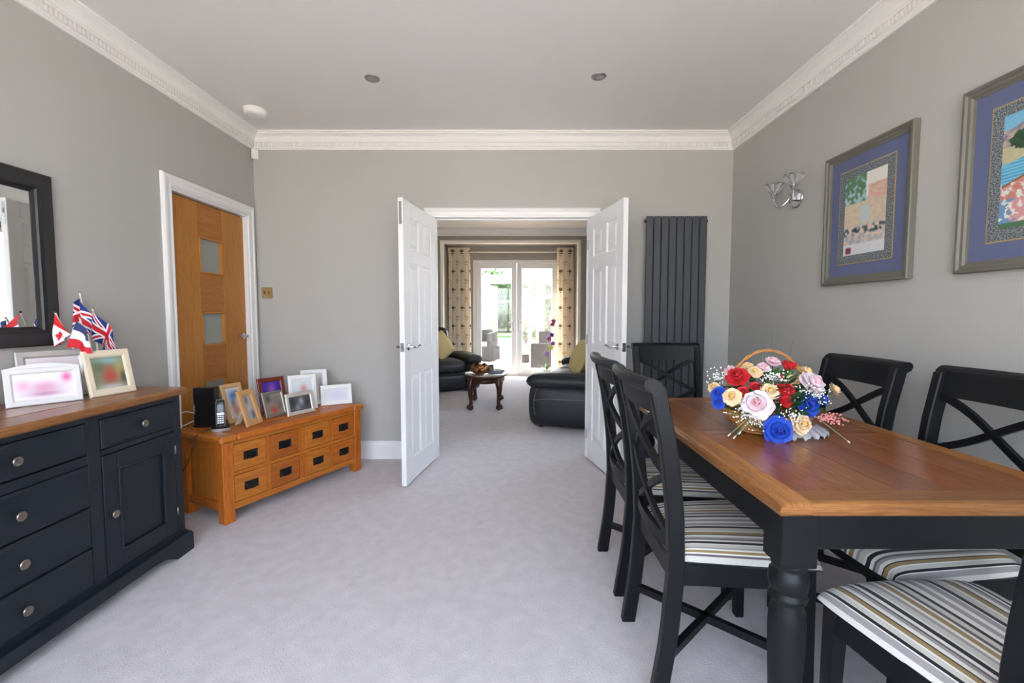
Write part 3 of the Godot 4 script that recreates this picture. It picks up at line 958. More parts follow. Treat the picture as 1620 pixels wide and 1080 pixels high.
	for s in spots:
		var b := Node3D.new()
		b.name = "blossom"
		orc.add_child(b, true)
		b.position = Vector3(s[0], s[1], 0.02)
		var bm := mat(cols[s[2]], 0.6)
		for k in 5:
			var p := mesh(b, "petal", petal, bm)
			p.basis = Basis(Vector3.BACK, TAU * k / 5) * Basis(Vector3.RIGHT, -PI / 2 + 0.35)
	for k in 4:
		var p := mesh(orc, "leaf", leaf_mesh(0.2, 0.06), M.green)
		p.position = Vector3(0, 0.13, 0)
		p.rotation = Vector3(-0.5, k * 1.6, 0)

# ---------------------------------------------------------------- dining table and chairs
func post_z(y: float) -> float:   # how far back a chair post stands at a height
	var k := [[0.0, 0.235], [0.2, 0.205], [0.42, 0.19], [0.6, 0.197], [0.8, 0.222], [1.0, 0.266]]
	for i in k.size() - 1:
		if y <= k[i + 1][0]: return lerpf(k[i][1], k[i + 1][1], (y - k[i][0]) / (k[i + 1][0] - k[i][0]))
	return 0.266

func make_chair(label: String, at: Vector3, turn: float) -> Node3D:
	var o := thing("dining_chair", label, "chair", at, turn, "black cross back dining chairs with striped seats")
	var mb: MB
	for s in [-1.0, 1.0]:
		mb = MB.new()
		var path := []; var rr := []; var uu := []
		for k in 13:
			var y := 0.985 * k / 12.0
			path.append(Vector3(s * lerpf(0.183, 0.198, y), y, post_z(y)))
			rr.append(Vector3.RIGHT)
			uu.append(Vector3(0, 0, 1))
		mb.sweep([Vector2(-0.018, -0.022), Vector2(-0.014, -0.026), Vector2(0.014, -0.026), Vector2(0.018, -0.022), Vector2(0.018, 0.020), Vector2(0.014, 0.024), Vector2(-0.014, 0.024), Vector2(-0.018, 0.020)], path, rr, uu)
		part(o, "back_post", mb, M.black)
	mb = MB.new()
	var pa := []; var r2 := []; var u2 := []
	for k in 13:
		var x := -0.216 + 0.432 * k / 12.0
		pa.append(Vector3(x, 0.952, post_z(0.95) + 0.022 * (1.0 - pow(x / 0.216, 2))))
		r2.append(Vector3(0, 0, 1))
		u2.append(Vector3(0, 1, 0.18))
	mb.sweep([Vector2(-0.014, -0.052), Vector2(0.012, -0.052), Vector2(0.012, 0.008), Vector2(0.024, 0.016), Vector2(0.037, 0.024), Vector2(0.041, 0.037), Vector2(0.036, 0.050), Vector2(0.024, 0.057), Vector2(0.006, 0.057), Vector2(-0.006, 0.05), Vector2(-0.014, 0.04)], pa, r2, u2)
	part(o, "top_rail", mb, M.black)
	for band in [[0.905, 0.705], [0.705, 0.505]]:
		for s in [-1.0, 1.0]:
			mb = MB.new()
			var p2 := []; var rr := []; var uu := []
			for k in 11:
				var f := k / 10.0
				var x: float = s * lerpf(-0.188, 0.188, f)
				var y := lerpf(band[0], band[1], f) + 0.008 * sin(TAU * f)
				p2.append(Vector3(x, y, post_z(y) + 0.024 * (1.0 - pow(x / 0.188, 2)) + s * 0.003))
				rr.append(Vector3(0, 1, 0))
				uu.append(Vector3(0, 0, 1))
			mb.sweep([Vector2(-0.013, -0.008), Vector2(0.013, -0.008), Vector2(0.013, 0.008), Vector2(-0.013, 0.008)], p2, rr, uu)
			part(o, "cross_brace", mb, M.black)
	mb = MB.new()
	pa = []; r2 = []; u2 = []
	for k in 9:
		var x := -0.188 + 0.376 * k / 8.0
		pa.append(Vector3(x, 0.49, post_z(0.49) + 0.024 * (1.0 - pow(x / 0.188, 2))))
		r2.append(Vector3(0, 1, 0)); u2.append(Vector3(0, 0, 1))
	mb.sweep([Vector2(-0.02, -0.009), Vector2(0.02, -0.009), Vector2(0.02, 0.009), Vector2(-0.02, 0.009)], pa, r2, u2)
	part(o, "lower_rail", mb, M.black)
	for s in [-1.0, 1.0]:
		mb = MB.new()
		mb.sweep([Vector2(-0.019, -0.019), Vector2(0.019, -0.019), Vector2(0.019, 0.019), Vector2(-0.019, 0.019)], [Vector3(s * 0.208, 0, -0.212), Vector3(s * 0.205, 0.43, -0.2)], [Vector3(0.8, 0, 0), Vector3(1.05, 0, 0)], [Vector3(0, 0, 0.8), Vector3(0, 0, 1.05)])
		part(o, "leg", mb, M.black)
	mb = MB.new()
	mb.box(Vector3(0, 0.402, -0.205), Vector3(0.40, 0.065, 0.022), 0.003)
	mb.box(Vector3(0, 0.402, 0.188), Vector3(0.345, 0.065, 0.022), 0.003)
	for s in [-1.0, 1.0]:
		var a := Vector3(s * 0.212, 0.402, -0.2)
		var b := Vector3(s * 0.183, 0.402, 0.185)
		mb.sweep([Vector2(-0.01, -0.0325), Vector2(0.01, -0.0325), Vector2(0.01, 0.0325), Vector2(-0.01, 0.0325)], [a, b], [Vector3.RIGHT, Vector3.RIGHT], [Vector3.UP, Vector3.UP])
	part(o, "seat_frame", mb, M.black)
	mb = MB.new()
	mb.sweep([Vector2(-0.013, -0.011), Vector2(0.013, -0.011), Vector2(0.013, 0.011), Vector2(-0.013, 0.011)], [Vector3(-0.19, 0.135, 0.212), Vector3(0.206, 0.135, -0.21)], [Vector3.UP, Vector3.UP], [Vector3(0.72, 0, 0.69), Vector3(0.72, 0, 0.69)])
	mb.sweep([Vector2(-0.013, -0.011), Vector2(0.013, -0.011), Vector2(0.013, 0.011), Vector2(-0.013, 0.011)], [Vector3(0.19, 0.135, 0.212), Vector3(-0.206, 0.135, -0.21)], [Vector3.UP, Vector3.UP], [Vector3(-0.72, 0, 0.69), Vector3(-0.72, 0, 0.69)])
	part(o, "cross_stretcher", mb, M.black)
	mb = MB.new()
	var pad := func(top: float) -> Callable:
		return func(u: float, v: float) -> Vector3:
			var a := 2.0 * u - 1.0
			var b := 2.0 * v - 1.0
			a = sin(a * PI / 2) * 0.7 + a * 0.3
			b = sin(b * PI / 2) * 0.7 + b * 0.3
			var hw := lerpf(0.238, 0.182, (b + 1.0) / 2.0)
			var z := b * 0.215 - 0.025 - 0.02 * (1.0 - a * a) * clampf(-b, 0, 1)
			var e := pow(maxf(0.0, (1.0 - pow(absf(a), 8)) * (1.0 - pow(absf(b), 8))), 0.4)
			return Vector3(a * hw * (1.0 - 0.04 * pow(absf(b), 6)), 0.433 + top * e + 0.006 * top / 0.045 * (1.0 - a * a) * (1.0 - b * b), z)
	mb.grid(pad.call(0.05), 26, 26, Vector2(0.47, 0.44))
	mb.grid(pad.call(-0.004), 12, 12, Vector2(0.47, 0.44))
	part(o, "seat_pad", mb, M.stripe, "striped cream, grey, gold and black seat pad")
	return o

func edge_profile(w: float, h: float, s: float) -> Array:   # a board with its outer edge (towards s) rounded
	var p := [Vector2(-w / 2, -h / 2), Vector2(w / 2 - 0.006, -h / 2), Vector2(w / 2 - 0.001, -h / 2 + 0.004), Vector2(w / 2, -h / 2 + 0.012), Vector2(w / 2 - 0.002, h / 2 - 0.011), Vector2(w / 2 - 0.007, h / 2 - 0.004), Vector2(w / 2 - 0.016, h / 2), Vector2(-w / 2, h / 2)]
	if s > 0.0: return p
	var q := []
	for k in p.size(): q.append(Vector2(-p[p.size() - 1 - k].x, p[p.size() - 1 - k].y))
	return q

func dining_set():
	var TX := 1.01; var TD := 1.67
	var o := thing("dining_table", "walnut topped dining table with black turned legs", "table", P(TX, 0, TD))
	var W := 0.80; var L := 1.32
	var y0 := 0.737; var y1 := 0.770
	var yc := (y0 + y1) / 2
	var th := y1 - y0
	var bw := 0.075
	var mb: MB
	for s in [-1.0, 1.0]:
		mb = MB.new(); shuffle(mb)
		mb.sweep(edge_profile(bw, th, s), [Vector3(s * (W - bw) / 2, yc, -L / 2), Vector3(s * (W - bw) / 2, yc, -L / 2 + 0.006), Vector3(s * (W - bw) / 2, yc, L / 2 - 0.006), Vector3(s * (W - bw) / 2, yc, L / 2)], [Vector3.RIGHT, Vector3.RIGHT, Vector3.RIGHT, Vector3.RIGHT], [Vector3.UP * 0.55, Vector3.UP, Vector3.UP, Vector3.UP * 0.55])
		part(o, "side_board", mb, M.walnut_edge)
		mb = MB.new(); shuffle(mb)
		mb.sweep(edge_profile(bw, th, s), [Vector3(-W / 2 + bw, yc, s * (L - bw) / 2), Vector3(W / 2 - bw, yc, s * (L - bw) / 2)], [Vector3.BACK, Vector3.BACK], [Vector3.UP, Vector3.UP])
		part(o, "end_board", mb, M.walnut_edge)
		mb = MB.new(); shuffle(mb)
		mb.box(Vector3(0, yc - 0.0005, s * 0.0315), Vector3(W - 2 * bw + 0.002, th - 0.001, 0.062), 0.0012, 0)
		part(o, "cross_board", mb, M.walnut_b)
		for k in 5:
			var pw := (W - 2 * bw) / 5
			var z0 := 0.0625
			var z1 := L / 2 - bw
			mb = MB.new(); shuffle(mb)
			mb.box(Vector3(-W / 2 + bw + pw * (k + 0.5), yc - 0.0008, s * (z0 + z1) / 2), Vector3(pw - 0.0006, th - 0.002, z1 - z0 + 0.002), 0.0012, 2)
			part(o, "plank", mb, [M.walnut, M.walnut_b, M.walnut_c][(k * 2 + int(s > 0)) % 3])
	for s in [-1.0, 1.0]:
		mb = MB.new()
		mb.box(Vector3(s * (W / 2 - 0.045), 0.69, 0), Vector3(0.02, 0.095, L - 0.2), 0.003)
		part(o, "apron", mb, M.black)
		mb = MB.new()
		mb.box(Vector3(0, 0.69, s * (L / 2 - 0.045)), Vector3(W - 0.2, 0.095, 0.02), 0.003)
		part(o, "apron", mb, M.black)
	var b := MB.new()
	b.box(Vector3(0, 0.668, 0), Vector3(0.085, 0.138, 0.085), 0.004)
	b.lathe([Vector2(0, 0), Vector2(0.022, 0), Vector2(0.026, 0.02), Vector2(0.03, 0.1), Vector2(0.036, 0.25), Vector2(0.041, 0.38), Vector2(0.042, 0.44), Vector2(0.040, 0.475), Vector2(0.034, 0.495), Vector2(0.034, 0.50), Vector2(0.034, 0.50), Vector2(0.041, 0.505), Vector2(0.043, 0.513), Vector2(0.041, 0.521), Vector2(0.036, 0.525), Vector2(0.036, 0.529), Vector2(0.042, 0.535), Vector2(0.045, 0.553), Vector2(0.043, 0.573), Vector2(0.037, 0.582), Vector2(0.037, 0.587), Vector2(0.040, 0.592), Vector2(0.040, 0.602), Vector2(0, 0.602)], 28)
	var lm := b.done()
	for sx in [-1.0, 1.0]:
		for sz in [-1.0, 1.0]:
			var p := mesh(o, "leg", lm, M.black)
			p.position = Vector3(sx * (W / 2 - 0.066), 0, sz * (L / 2 - 0.066))
	var c := make_chair("black cross back dining chair with striped seat, nearest the open floor beside the turned leg", P(0.69, 0, 1.54), -PI / 2)
	copy(c, "dining_chair", "black cross back dining chair standing nearest the open white door leaf", P(0.695, 0, 2.066), -PI / 2)
	copy(c, "dining_chair", "black cross back dining chair behind the flower basket, in front of the grey wall", P(1.275, 0, 1.995), PI / 2)
	copy(c, "dining_chair", "black cross back dining chair under the print of the blue roofed house", P(1.33, 0, 1.47), PI / 2)
	copy(c, "dining_chair", "black cross back dining chair in front of the tall radiator", P(1.0, 0, 2.69), PI)
	copy(c, "dining_chair", "black dining chair at the near table end showing its whole striped seat", P(1.07, 0, 0.965), 0.07)

# ---------------------------------------------------------------- black sideboard
func knob_mesh(r: float) -> ArrayMesh:
	var mb := MB.new()
	mb.lathe([Vector2(0, 0), Vector2(0.5 * r, 0), Vector2(0.45 * r, 0.35 * r), Vector2(0.5 * r, 0.6 * r), Vector2(0.95 * r, 0.85 * r), Vector2(r, 1.1 * r), Vector2(0.9 * r, 1.3 * r), Vector2(0.7 * r, 1.36 * r), Vector2(0.68 * r, 1.31 * r), Vector2(0.3 * r, 1.42 * r), Vector2(0, 1.44 * r)], 18, Transform3D(Basis(Vector3.RIGHT, PI / 2), Vector3.ZERO))
	return mb.done()

func sideboard():
	var o := thing("sideboard", "black painted sideboard with wooden top, drawers and panelled doors", "sideboard", P(-1.865, 0, 1.48), PI / 2)
	var mb := MB.new()
	mb.box(Vector3(0, 0.45, -0.01), Vector3(1.54, 0.69, 0.37))
	part(o, "carcass", mb, M.sideboard_black)
	mb = MB.new()
	var fz := 0.19
	for x in [[-0.77, -0.725], [-0.325, -0.268], [0.268, 0.325], [0.725, 0.77]]: mb.box(Vector3((x[0] + x[1]) / 2, 0.45, fz), Vector3(x[1] - x[0], 0.70, 0.03), 0.001)
	for y in [[0.09, 0.118], [0.775, 0.80]]: mb.box(Vector3(0, (y[0] + y[1]) / 2, fz - 0.0005), Vector3(1.50, y[1] - y[0], 0.03), 0.001)
	for x in [[-0.725, -0.325], [0.325, 0.725]]: mb.box(Vector3((x[0] + x[1]) / 2, 0.637, fz - 0.0005), Vector3(x[1] - x[0], 0.022, 0.03), 0.001)
	mb.box(Vector3(0, 0.627, fz - 0.0005), Vector3(0.54, 0.036, 0.03), 0.001)
	part(o, "face_frame", mb, M.sideboard_black)
	var km := knob_mesh(0.017)
	var drawers := [[-0.525, 0.712, 0.392, 0.122], [0.525, 0.712, 0.392, 0.122], [0.0, 0.712, 0.53, 0.122], [0.0, 0.525, 0.53, 0.162], [0.0, 0.359, 0.53, 0.158], [0.0, 0.197, 0.53, 0.154]]
	for d in drawers:
		mb = MB.new()
		mb.box(Vector3(0, 0, 0), Vector3(d[2], d[3], 0.022), 0.002)
		mb.frustum(Vector3(0, 0, 0.011), d[2] - 0.008, d[3] - 0.008, d[2] - 0.022, d[3] - 0.022, 0.004)
		var p := part(o, "drawer", mb, M.sideboard_black)
		p.position = Vector3(d[0], d[1], fz + 0.007)
		var k := mesh(p, "knob", km, M.pewter, "pewter knob")
		k.position = Vector3(0, 0, 0.014)
	for s in [-1.0, 1.0]:
		mb = MB.new()
		var w := 0.392; var h := 0.500; var st := 0.075
		for x in [-1.0, 1.0]: mb.box(Vector3(x * (w - st) / 2, 0, 0), Vector3(st, h, 0.022), 0.002)
		for y in [-1.0, 1.0]: mb.box(Vector3(0, y * (h - st) / 2, 0), Vector3(w - 2 * st + 0.004, st, 0.022), 0.002)
		mb.box(Vector3(0, 0, -0.003), Vector3(w - 2 * st + 0.01, h - 2 * st + 0.01, 0.010))
		var door := part(o, "door", mb, M.sideboard_black)
		door.position = Vector3(s * 0.525, 0.372, fz + 0.006)
		mb = MB.new()
		var iw := w - 2 * st; var ih := h - 2 * st
		for y in [-1.0, 1.0]: mb.tube([Vector3(-iw / 2, y * ih / 2, 0.011), Vector3(iw / 2, y * ih / 2, 0.011)], 0.006, 6)
		for x in [-1.0, 1.0]: mb.tube([Vector3(x * iw / 2, -ih / 2, 0.011), Vector3(x * iw / 2, ih / 2, 0.011)], 0.006, 6)
		part(door, "panel_moulding", mb, M.sideboard_black)
		var k := mesh(door, "knob", km, M.pewter, "pewter knob")
		k.position = Vector3(-s * (w / 2 - 0.03), 0.0, 0.011)
		for y in [-0.15, 0.16]:
			mb = MB.new()
			mb.lathe([Vector2(0, -0.02), Vector2(0.004, -0.02), Vector2(0.004, 0.02), Vector2(0, 0.02)], 8, Transform3D(Basis(), Vector3(s * (w / 2 + 0.003), y, 0.011)))
			part(door, "hinge", mb, M.pewter)
	var ol := [Vector2(-0.79, 0), Vector2(-0.68, 0), Vector2(-0.665, 0.012), Vector2(-0.645, 0.02), Vector2(-0.6, 0.04), Vector2(-0.54, 0.048), Vector2(0.54, 0.048), Vector2(0.6, 0.04), Vector2(0.645, 0.02), Vector2(0.665, 0.012), Vector2(0.68, 0), Vector2(0.79, 0), Vector2(0.79, 0.082), Vector2(0.776, 0.1), Vector2(-0.776, 0.1), Vector2(-0.79, 0.082)]
	mb = MB.new()
	mb.flat = true
	mb.prism(ol, 0.205, 0.232)
	for s in [-1.0, 1.0]:
		var e := [Vector2(-0.195, 0), Vector2(-0.09, 0), Vector2(-0.05, 0.035), Vector2(0.05, 0.035), Vector2(0.09, 0), Vector2(0.206, 0), Vector2(0.206, 0.1), Vector2(-0.195, 0.1)]
		mb.prism(e, s * 0.77 - 0.02, s * 0.77 + 0.02, Transform3D(Basis(Vector3(0, 0, 1), Vector3.UP, Vector3(1, 0, 0)), Vector3.ZERO))
	part(o, "plinth", mb, M.sideboard_black)
	var zs := [-0.2, -0.06, 0.085, 0.236]
	for k in 3:
		mb = MB.new(); shuffle(mb)
		mb.box(Vector3(0, 0.8165, (zs[k] + zs[k + 1]) / 2), Vector3(1.605, 0.033, zs[k + 1] - zs[k] - 0.0006), 0.008 if k == 2 else 0.0012, 0)
		part(o, "top_board", mb, [M.walnut_b, M.walnut, M.walnut_edge][k])

# ---------------------------------------------------------------- oak chest of small drawers
func oak_chest():
	var o := thing("oak_chest", "low honey oak chest with eight small drawers set across the corner", "chest", P(-1.577, 0, 3.07), deg_to_rad(63.8))
	var L := 1.05; var D := 0.41; var top := 0.47
	var mb: MB
	for sx in [-1.0, 1.0]:
		for sz in [-1.0, 1.0]:
			mb = MB.new(); shuffle(mb)
			mb.box(Vector3(sx * (L / 2 - 0.032), top / 2, sz * (D / 2 - 0.03)), Vector3(0.064, top, 0.06), 0.003, 1)
			part(o, "corner_post", mb, M.chest_b)
		mb = MB.new(); shuffle(mb)
		mb.box(Vector3(sx * (L / 2 - 0.03), 0.27, 0), Vector3(0.014, 0.36, D - 0.12), 0, 1)
		part(o, "side_panel", mb, M.chest)
		for y in [[0.07, 0.12], [0.425, 0.47]]:
			mb = MB.new(); shuffle(mb)
			mb.box(Vector3(sx * (L / 2 - 0.02), (y[0] + y[1]) / 2, 0), Vector3(0.03, y[1] - y[0], D - 0.12), 0.002, 2)
			part(o, "side_rail", mb, M.chest_b)
	mb = MB.new()
	mb.box(Vector3(0, 0.27, -0.03), Vector3(L - 0.08, 0.38, D - 0.10))
	part(o, "carcass", mb, M.chest_c)
	var fz := D / 2 - 0.018
	for y in [[0.07, 0.108], [0.268, 0.288], [0.45, 0.47]]:
		mb = MB.new(); shuffle(mb)
		mb.box(Vector3(0, (y[0] + y[1]) / 2, fz), Vector3(L - 0.126, y[1] - y[0], 0.026), 0.0015, 0)
		part(o, "front_rail", mb, M.chest)
	var xs := [[-0.461, -0.253], [-0.230, -0.024], [0.024, 0.230], [0.253, 0.461]]
	for r in [[0.108, 0.268], [0.288, 0.45]]:
		for s in [[-0.253, -0.230], [-0.024, 0.024], [0.230, 0.253]]:
			mb = MB.new(); shuffle(mb)
			mb.box(Vector3((s[0] + s[1]) / 2, (r[0] + r[1]) / 2, fz - 0.0005), Vector3(s[1] - s[0], r[1] - r[0], 0.026), 0.001, 1)
			part(o, "front_stile", mb, M.chest_b)
	var plate := MB.new()
	plate.t = Transform3D(Basis.from_scale(Vector3(1.22, 1.22, 1)), Vector3.ZERO)
	plate.prism([Vector2(-0.036, -0.02), Vector2(0.036, -0.02), Vector2(0.034, -0.006), Vector2(0.036, 0.0), Vector2(0.034, 0.006), Vector2(0.036, 0.02), Vector2(-0.036, 0.02), Vector2(-0.034, 0.006), Vector2(-0.036, 0.0), Vector2(-0.034, -0.006)], 0, 0.003)
	for x in [-0.027, 0.027]: plate.ball(Vector3(x, 0.004, 0.004), Vector3(0.006, 0.006, 0.006), 8, 4)
	var pm := plate.done()
	var bail := MB.new()
	bail.t = plate.t
	bail.tube([Vector3(-0.027, 0.004, 0.008), Vector3(-0.026, -0.008, 0.011), Vector3(-0.016, -0.015, 0.013), Vector3(0, -0.017, 0.013), Vector3(0.016, -0.015, 0.013), Vector3(0.026, -0.008, 0.011), Vector3(0.027, 0.004, 0.008)], 0.0032, 6)
	var bm := bail.done()
	var n := 0
	for r in [[0.108, 0.268], [0.288, 0.45]]:
		for x in xs:
			mb = MB.new(); shuffle(mb)
			mb.box(Vector3.ZERO, Vector3(x[1] - x[0] - 0.006, r[1] - r[0] - 0.006, 0.024), 0.002, 0)
			var p := part(o, "drawer", mb, [M.chest, M.chest_b, M.chest, M.chest_c][(n * 3) % 4])
			p.position = Vector3((x[0] + x[1]) / 2, (r[0] + r[1]) / 2, fz + 0.001)
			mesh(p, "handle_plate", pm, M.iron, "black iron handle plate").position = Vector3(0, 0, 0.012)
			mesh(p, "bail_handle", bm, M.iron).position = Vector3(0, 0, 0.012)
			n += 1
	for s in [-1.0, 1.0]:
		mb = MB.new(); shuffle(mb)
		mb.box(Vector3(s * (L / 2 + 0.02 - 0.05), 0.49, 0), Vector3(0.1, 0.04, D + 0.045), 0.011, 2)
		part(o, "top_end_board", mb, M.chest)
	for k in 3:
		var w := (D + 0.045) / 3
		mb = MB.new(); shuffle(mb)
		mb.box(Vector3(0, 0.49, (k - 1) * w), Vector3(L + 0.04 - 0.2, 0.04, w), 0.011 if k == 2 else 0.002, 0)
		part(o, "top_board", mb, [M.chest_c, M.chest, M.chest_b][k])

# ---------------------------------------------------------------- radiator
func radiator():
	var o := thing("radiator", "tall dark grey radiator of eight flat vertical bars", "radiator", P(1.296, 0, DB))
	var pm := MB.new()
	pm.box(Vector3.ZERO, Vector3(0.0555, 1.80, 0.012), 0.004)
	var me := pm.done()
	for k in 8:
		var p := mesh(o, "bar", me, M.radiator)
		p.position = Vector3(-0.242 + 0.0305 + k * 0.0605, 1.065, 0.088)
	for k in 7:
		var mb := MB.new()
		mb.box(Vector3(-0.242 + 0.0605 + k * 0.0605, 1.065, 0.055), Vector3(0.052, 1.78, 0.012), 0.004)
		part(o, "rear_bar", mb, M.radiator)
	for y in [0.2, 1.93]:
		var mb := MB.new()
		mb.tube([Vector3(-0.25, y, 0.071), Vector3(0.25, y, 0.071)], 0.013, 10)
		part(o, "header_pipe", mb, M.radiator)
	for x in [-0.16, 0.16]:
		for y in [0.35, 1.8]:
			var mb := MB.new()
			mb.box(Vector3(x, y, 0.026), Vector3(0.03, 0.04, 0.05), 0.002)
			part(o, "bracket", mb, M.radiator)
	for x in [-0.235, 0.235]:
		var mb := MB.new()
		mb.tube([Vector3(x, 0.2, 0.071), Vector3(x, 0.12, 0.071), Vector3(x, 0.001, 0.071)], 0.009, 8)
		mb.ball(Vector3(x, 0.13, 0.071), Vector3(0.018, 0.028, 0.018), 10, 6)
		part(o, "valve", mb, M.chrome)

# ---------------------------------------------------------------- things on the walls
func frame_bars(mb: MB, w: float, h: float, fw: float, prof: Array):   # mitred picture moulding round w x h (outer), in the xy plane, looking along +z; prof: (inwards, outwards from the wall)
	var x := w / 2; var y := h / 2
	mb.flat = true
	mb.sweep(prof, [Vector3(-x, -y, 0), Vector3(x, -y, 0), Vector3(x, y, 0), Vector3(-x, y, 0)], [Vector3(1, 1, 0), Vector3(-1, 1, 0), Vector3(-1, -1, 0), Vector3(1, -1, 0)], [Vector3.BACK, Vector3.BACK, Vector3.BACK, Vector3.BACK], false, true)

func wall_print(label: String, d: float, img: Image):
	var w := 0.56; var h := 0.69
	var o := thing("framed_print", label, "picture", P(XR - 0.001, 1.70, d), -PI / 2, "framed prints on the wall")
	var mb := MB.new()
	frame_bars(mb, w, h, 0.04, [Vector2(0, 0), Vector2(0.042, 0), Vector2(0.042, 0.014), Vector2(0.034, 0.016), Vector2(0.028, 0.022), Vector2(0.018, 0.023), Vector2(0.012, 0.03), Vector2(0.003, 0.03), Vector2(0, 0.026)])
	part(o, "frame", mb, mat(c8(108, 106, 96), 0.5))
	mb = MB.new()
	mb.box(Vector3(0, 0, 0.008), Vector3(w - 0.075, h - 0.075, 0.006))
	part(o, "mount", mb, mat(c8(98, 106, 140), 0.8), "lavender blue mount")
	var iw := w - 0.084 - 0.13; var ih := h - 0.084 - 0.13
	mb = MB.new()
	mb.box(Vector3(0, 0, 0.0115), Vector3(iw + 0.01, ih + 0.01, 0.002))
	part(o, "gilt_line", mb, mat(c8(178, 150, 100), 0.4))
	var bt := tri_noise(mat(c8(112, 118, 122), 0.8), 4.0, 101, 0.75, 0.0, 0.07)
	bt.uv1_world_triplanar = false
	mb = MB.new()
	mb.box(Vector3(0, 0, 0.013), Vector3(iw, ih, 0.002))
	part(o, "patterned_border", mb, bt)
	mb = MB.new()
	facing(mb, iw - 0.08, ih - 0.08, Vector3(0, 0, 0.0148))
	part(o, "print", mb, print_mat(img, 0.4))

func village(sd: int, which: int) -> Image:
	var w := 160; var h := 256
	var im := Image.create(w, h, false, Image.FORMAT_RGB8)
	var n := noise_img(256, 256, 0.05, sd, 4)
	for y in h:
		for x in w:
			var u := float(x) / w; var v := float(y) / h
			var k := n.get_pixel(x, y).r
			var c: Color
			if which == 0:
				c = c8(150, 190, 210).lerp(c8(200, 214, 214), k)
				if v < 0.34 and u < 0.52 and k + (0.3 - v) > 0.5: c = c8(86, 128, 92)
				if v < 0.3 and u > 0.52: c = c8(228, 226, 216)
				if v > 0.16 and u > 0.58 and v < 0.42: c = c8(226, 206, 196).lerp(c8(210, 150, 120), k)
				if v >= 0.34 and v < 0.62: c = c8(206, 178, 168).lerp(c8(214, 204, 168), k * 1.3)
				if v > 0.4 and v < 0.6 and u > 0.4 and u < 0.62: c = c8(190, 202, 206)
				if v >= 0.62 and v < 0.86: c = c8(220, 196, 178).lerp(c8(150, 170, 190), clampf(k * 2.0 - 0.6, 0, 1))
				if absf(v - 0.7) < 0.045 and (k > 0.48): c = c8(64, 84, 84)
				if v >= 0.86: c = c8(216, 218, 222)
				if v > 0.9 and v < 0.98 and u > 0.06 and u < 0.2: c = c8(128, 56, 64)
			else:
				c = c8(120, 182, 214)
				var ridge := 0.04 + 0.22 * absf(u - 0.45) * (0.8 + 0.6 * k)
				if v > ridge and v < 0.4: c = c8(190, 172, 160).lerp(c8(120, 112, 130), clampf(k * 2.0 - 0.5, 0, 1))
				if v > 0.28 and v < 0.42: c = c8(170, 178, 140).lerp(c8(206, 190, 150), k)
				var tr := Vector2((u - 0.28) / 0.2, (v - 0.24) / 0.09).length()
				if tr < 0.75 + 0.5 * k: c = c8(34, 62, 44).lerp(c8(70, 110, 70), k * 0.8)
				var roof := 0.46 - 0.25 * u
				if v > roof and v < roof + 0.17: c = c8(78, 156, 196).lerp(c8(120, 192, 220), float(int(v * 70) % 2))
				if v > roof + 0.16 and v < roof + 0.18: c = c8(140, 92, 60)
				if v > roof + 0.18: c = c8(196, 118, 104).lerp(c8(206, 160, 150), k)
				if v > 0.74: c = c8(108, 148, 186).lerp(c8(206, 150, 150), float(int(u * 4 + k) % 2))
				if v > 0.6 and k > 0.6: c = c8(224, 222, 216)
				if v > 0.95: c = c8(70, 110, 80)
			im.set_pixel(x, y, c)
	if which == 0:   # this print is soft and faded
		im.resize(34, 54, Image.INTERPOLATE_LANCZOS)
		im.resize(w, h, Image.INTERPOLATE_CUBIC)
	return im

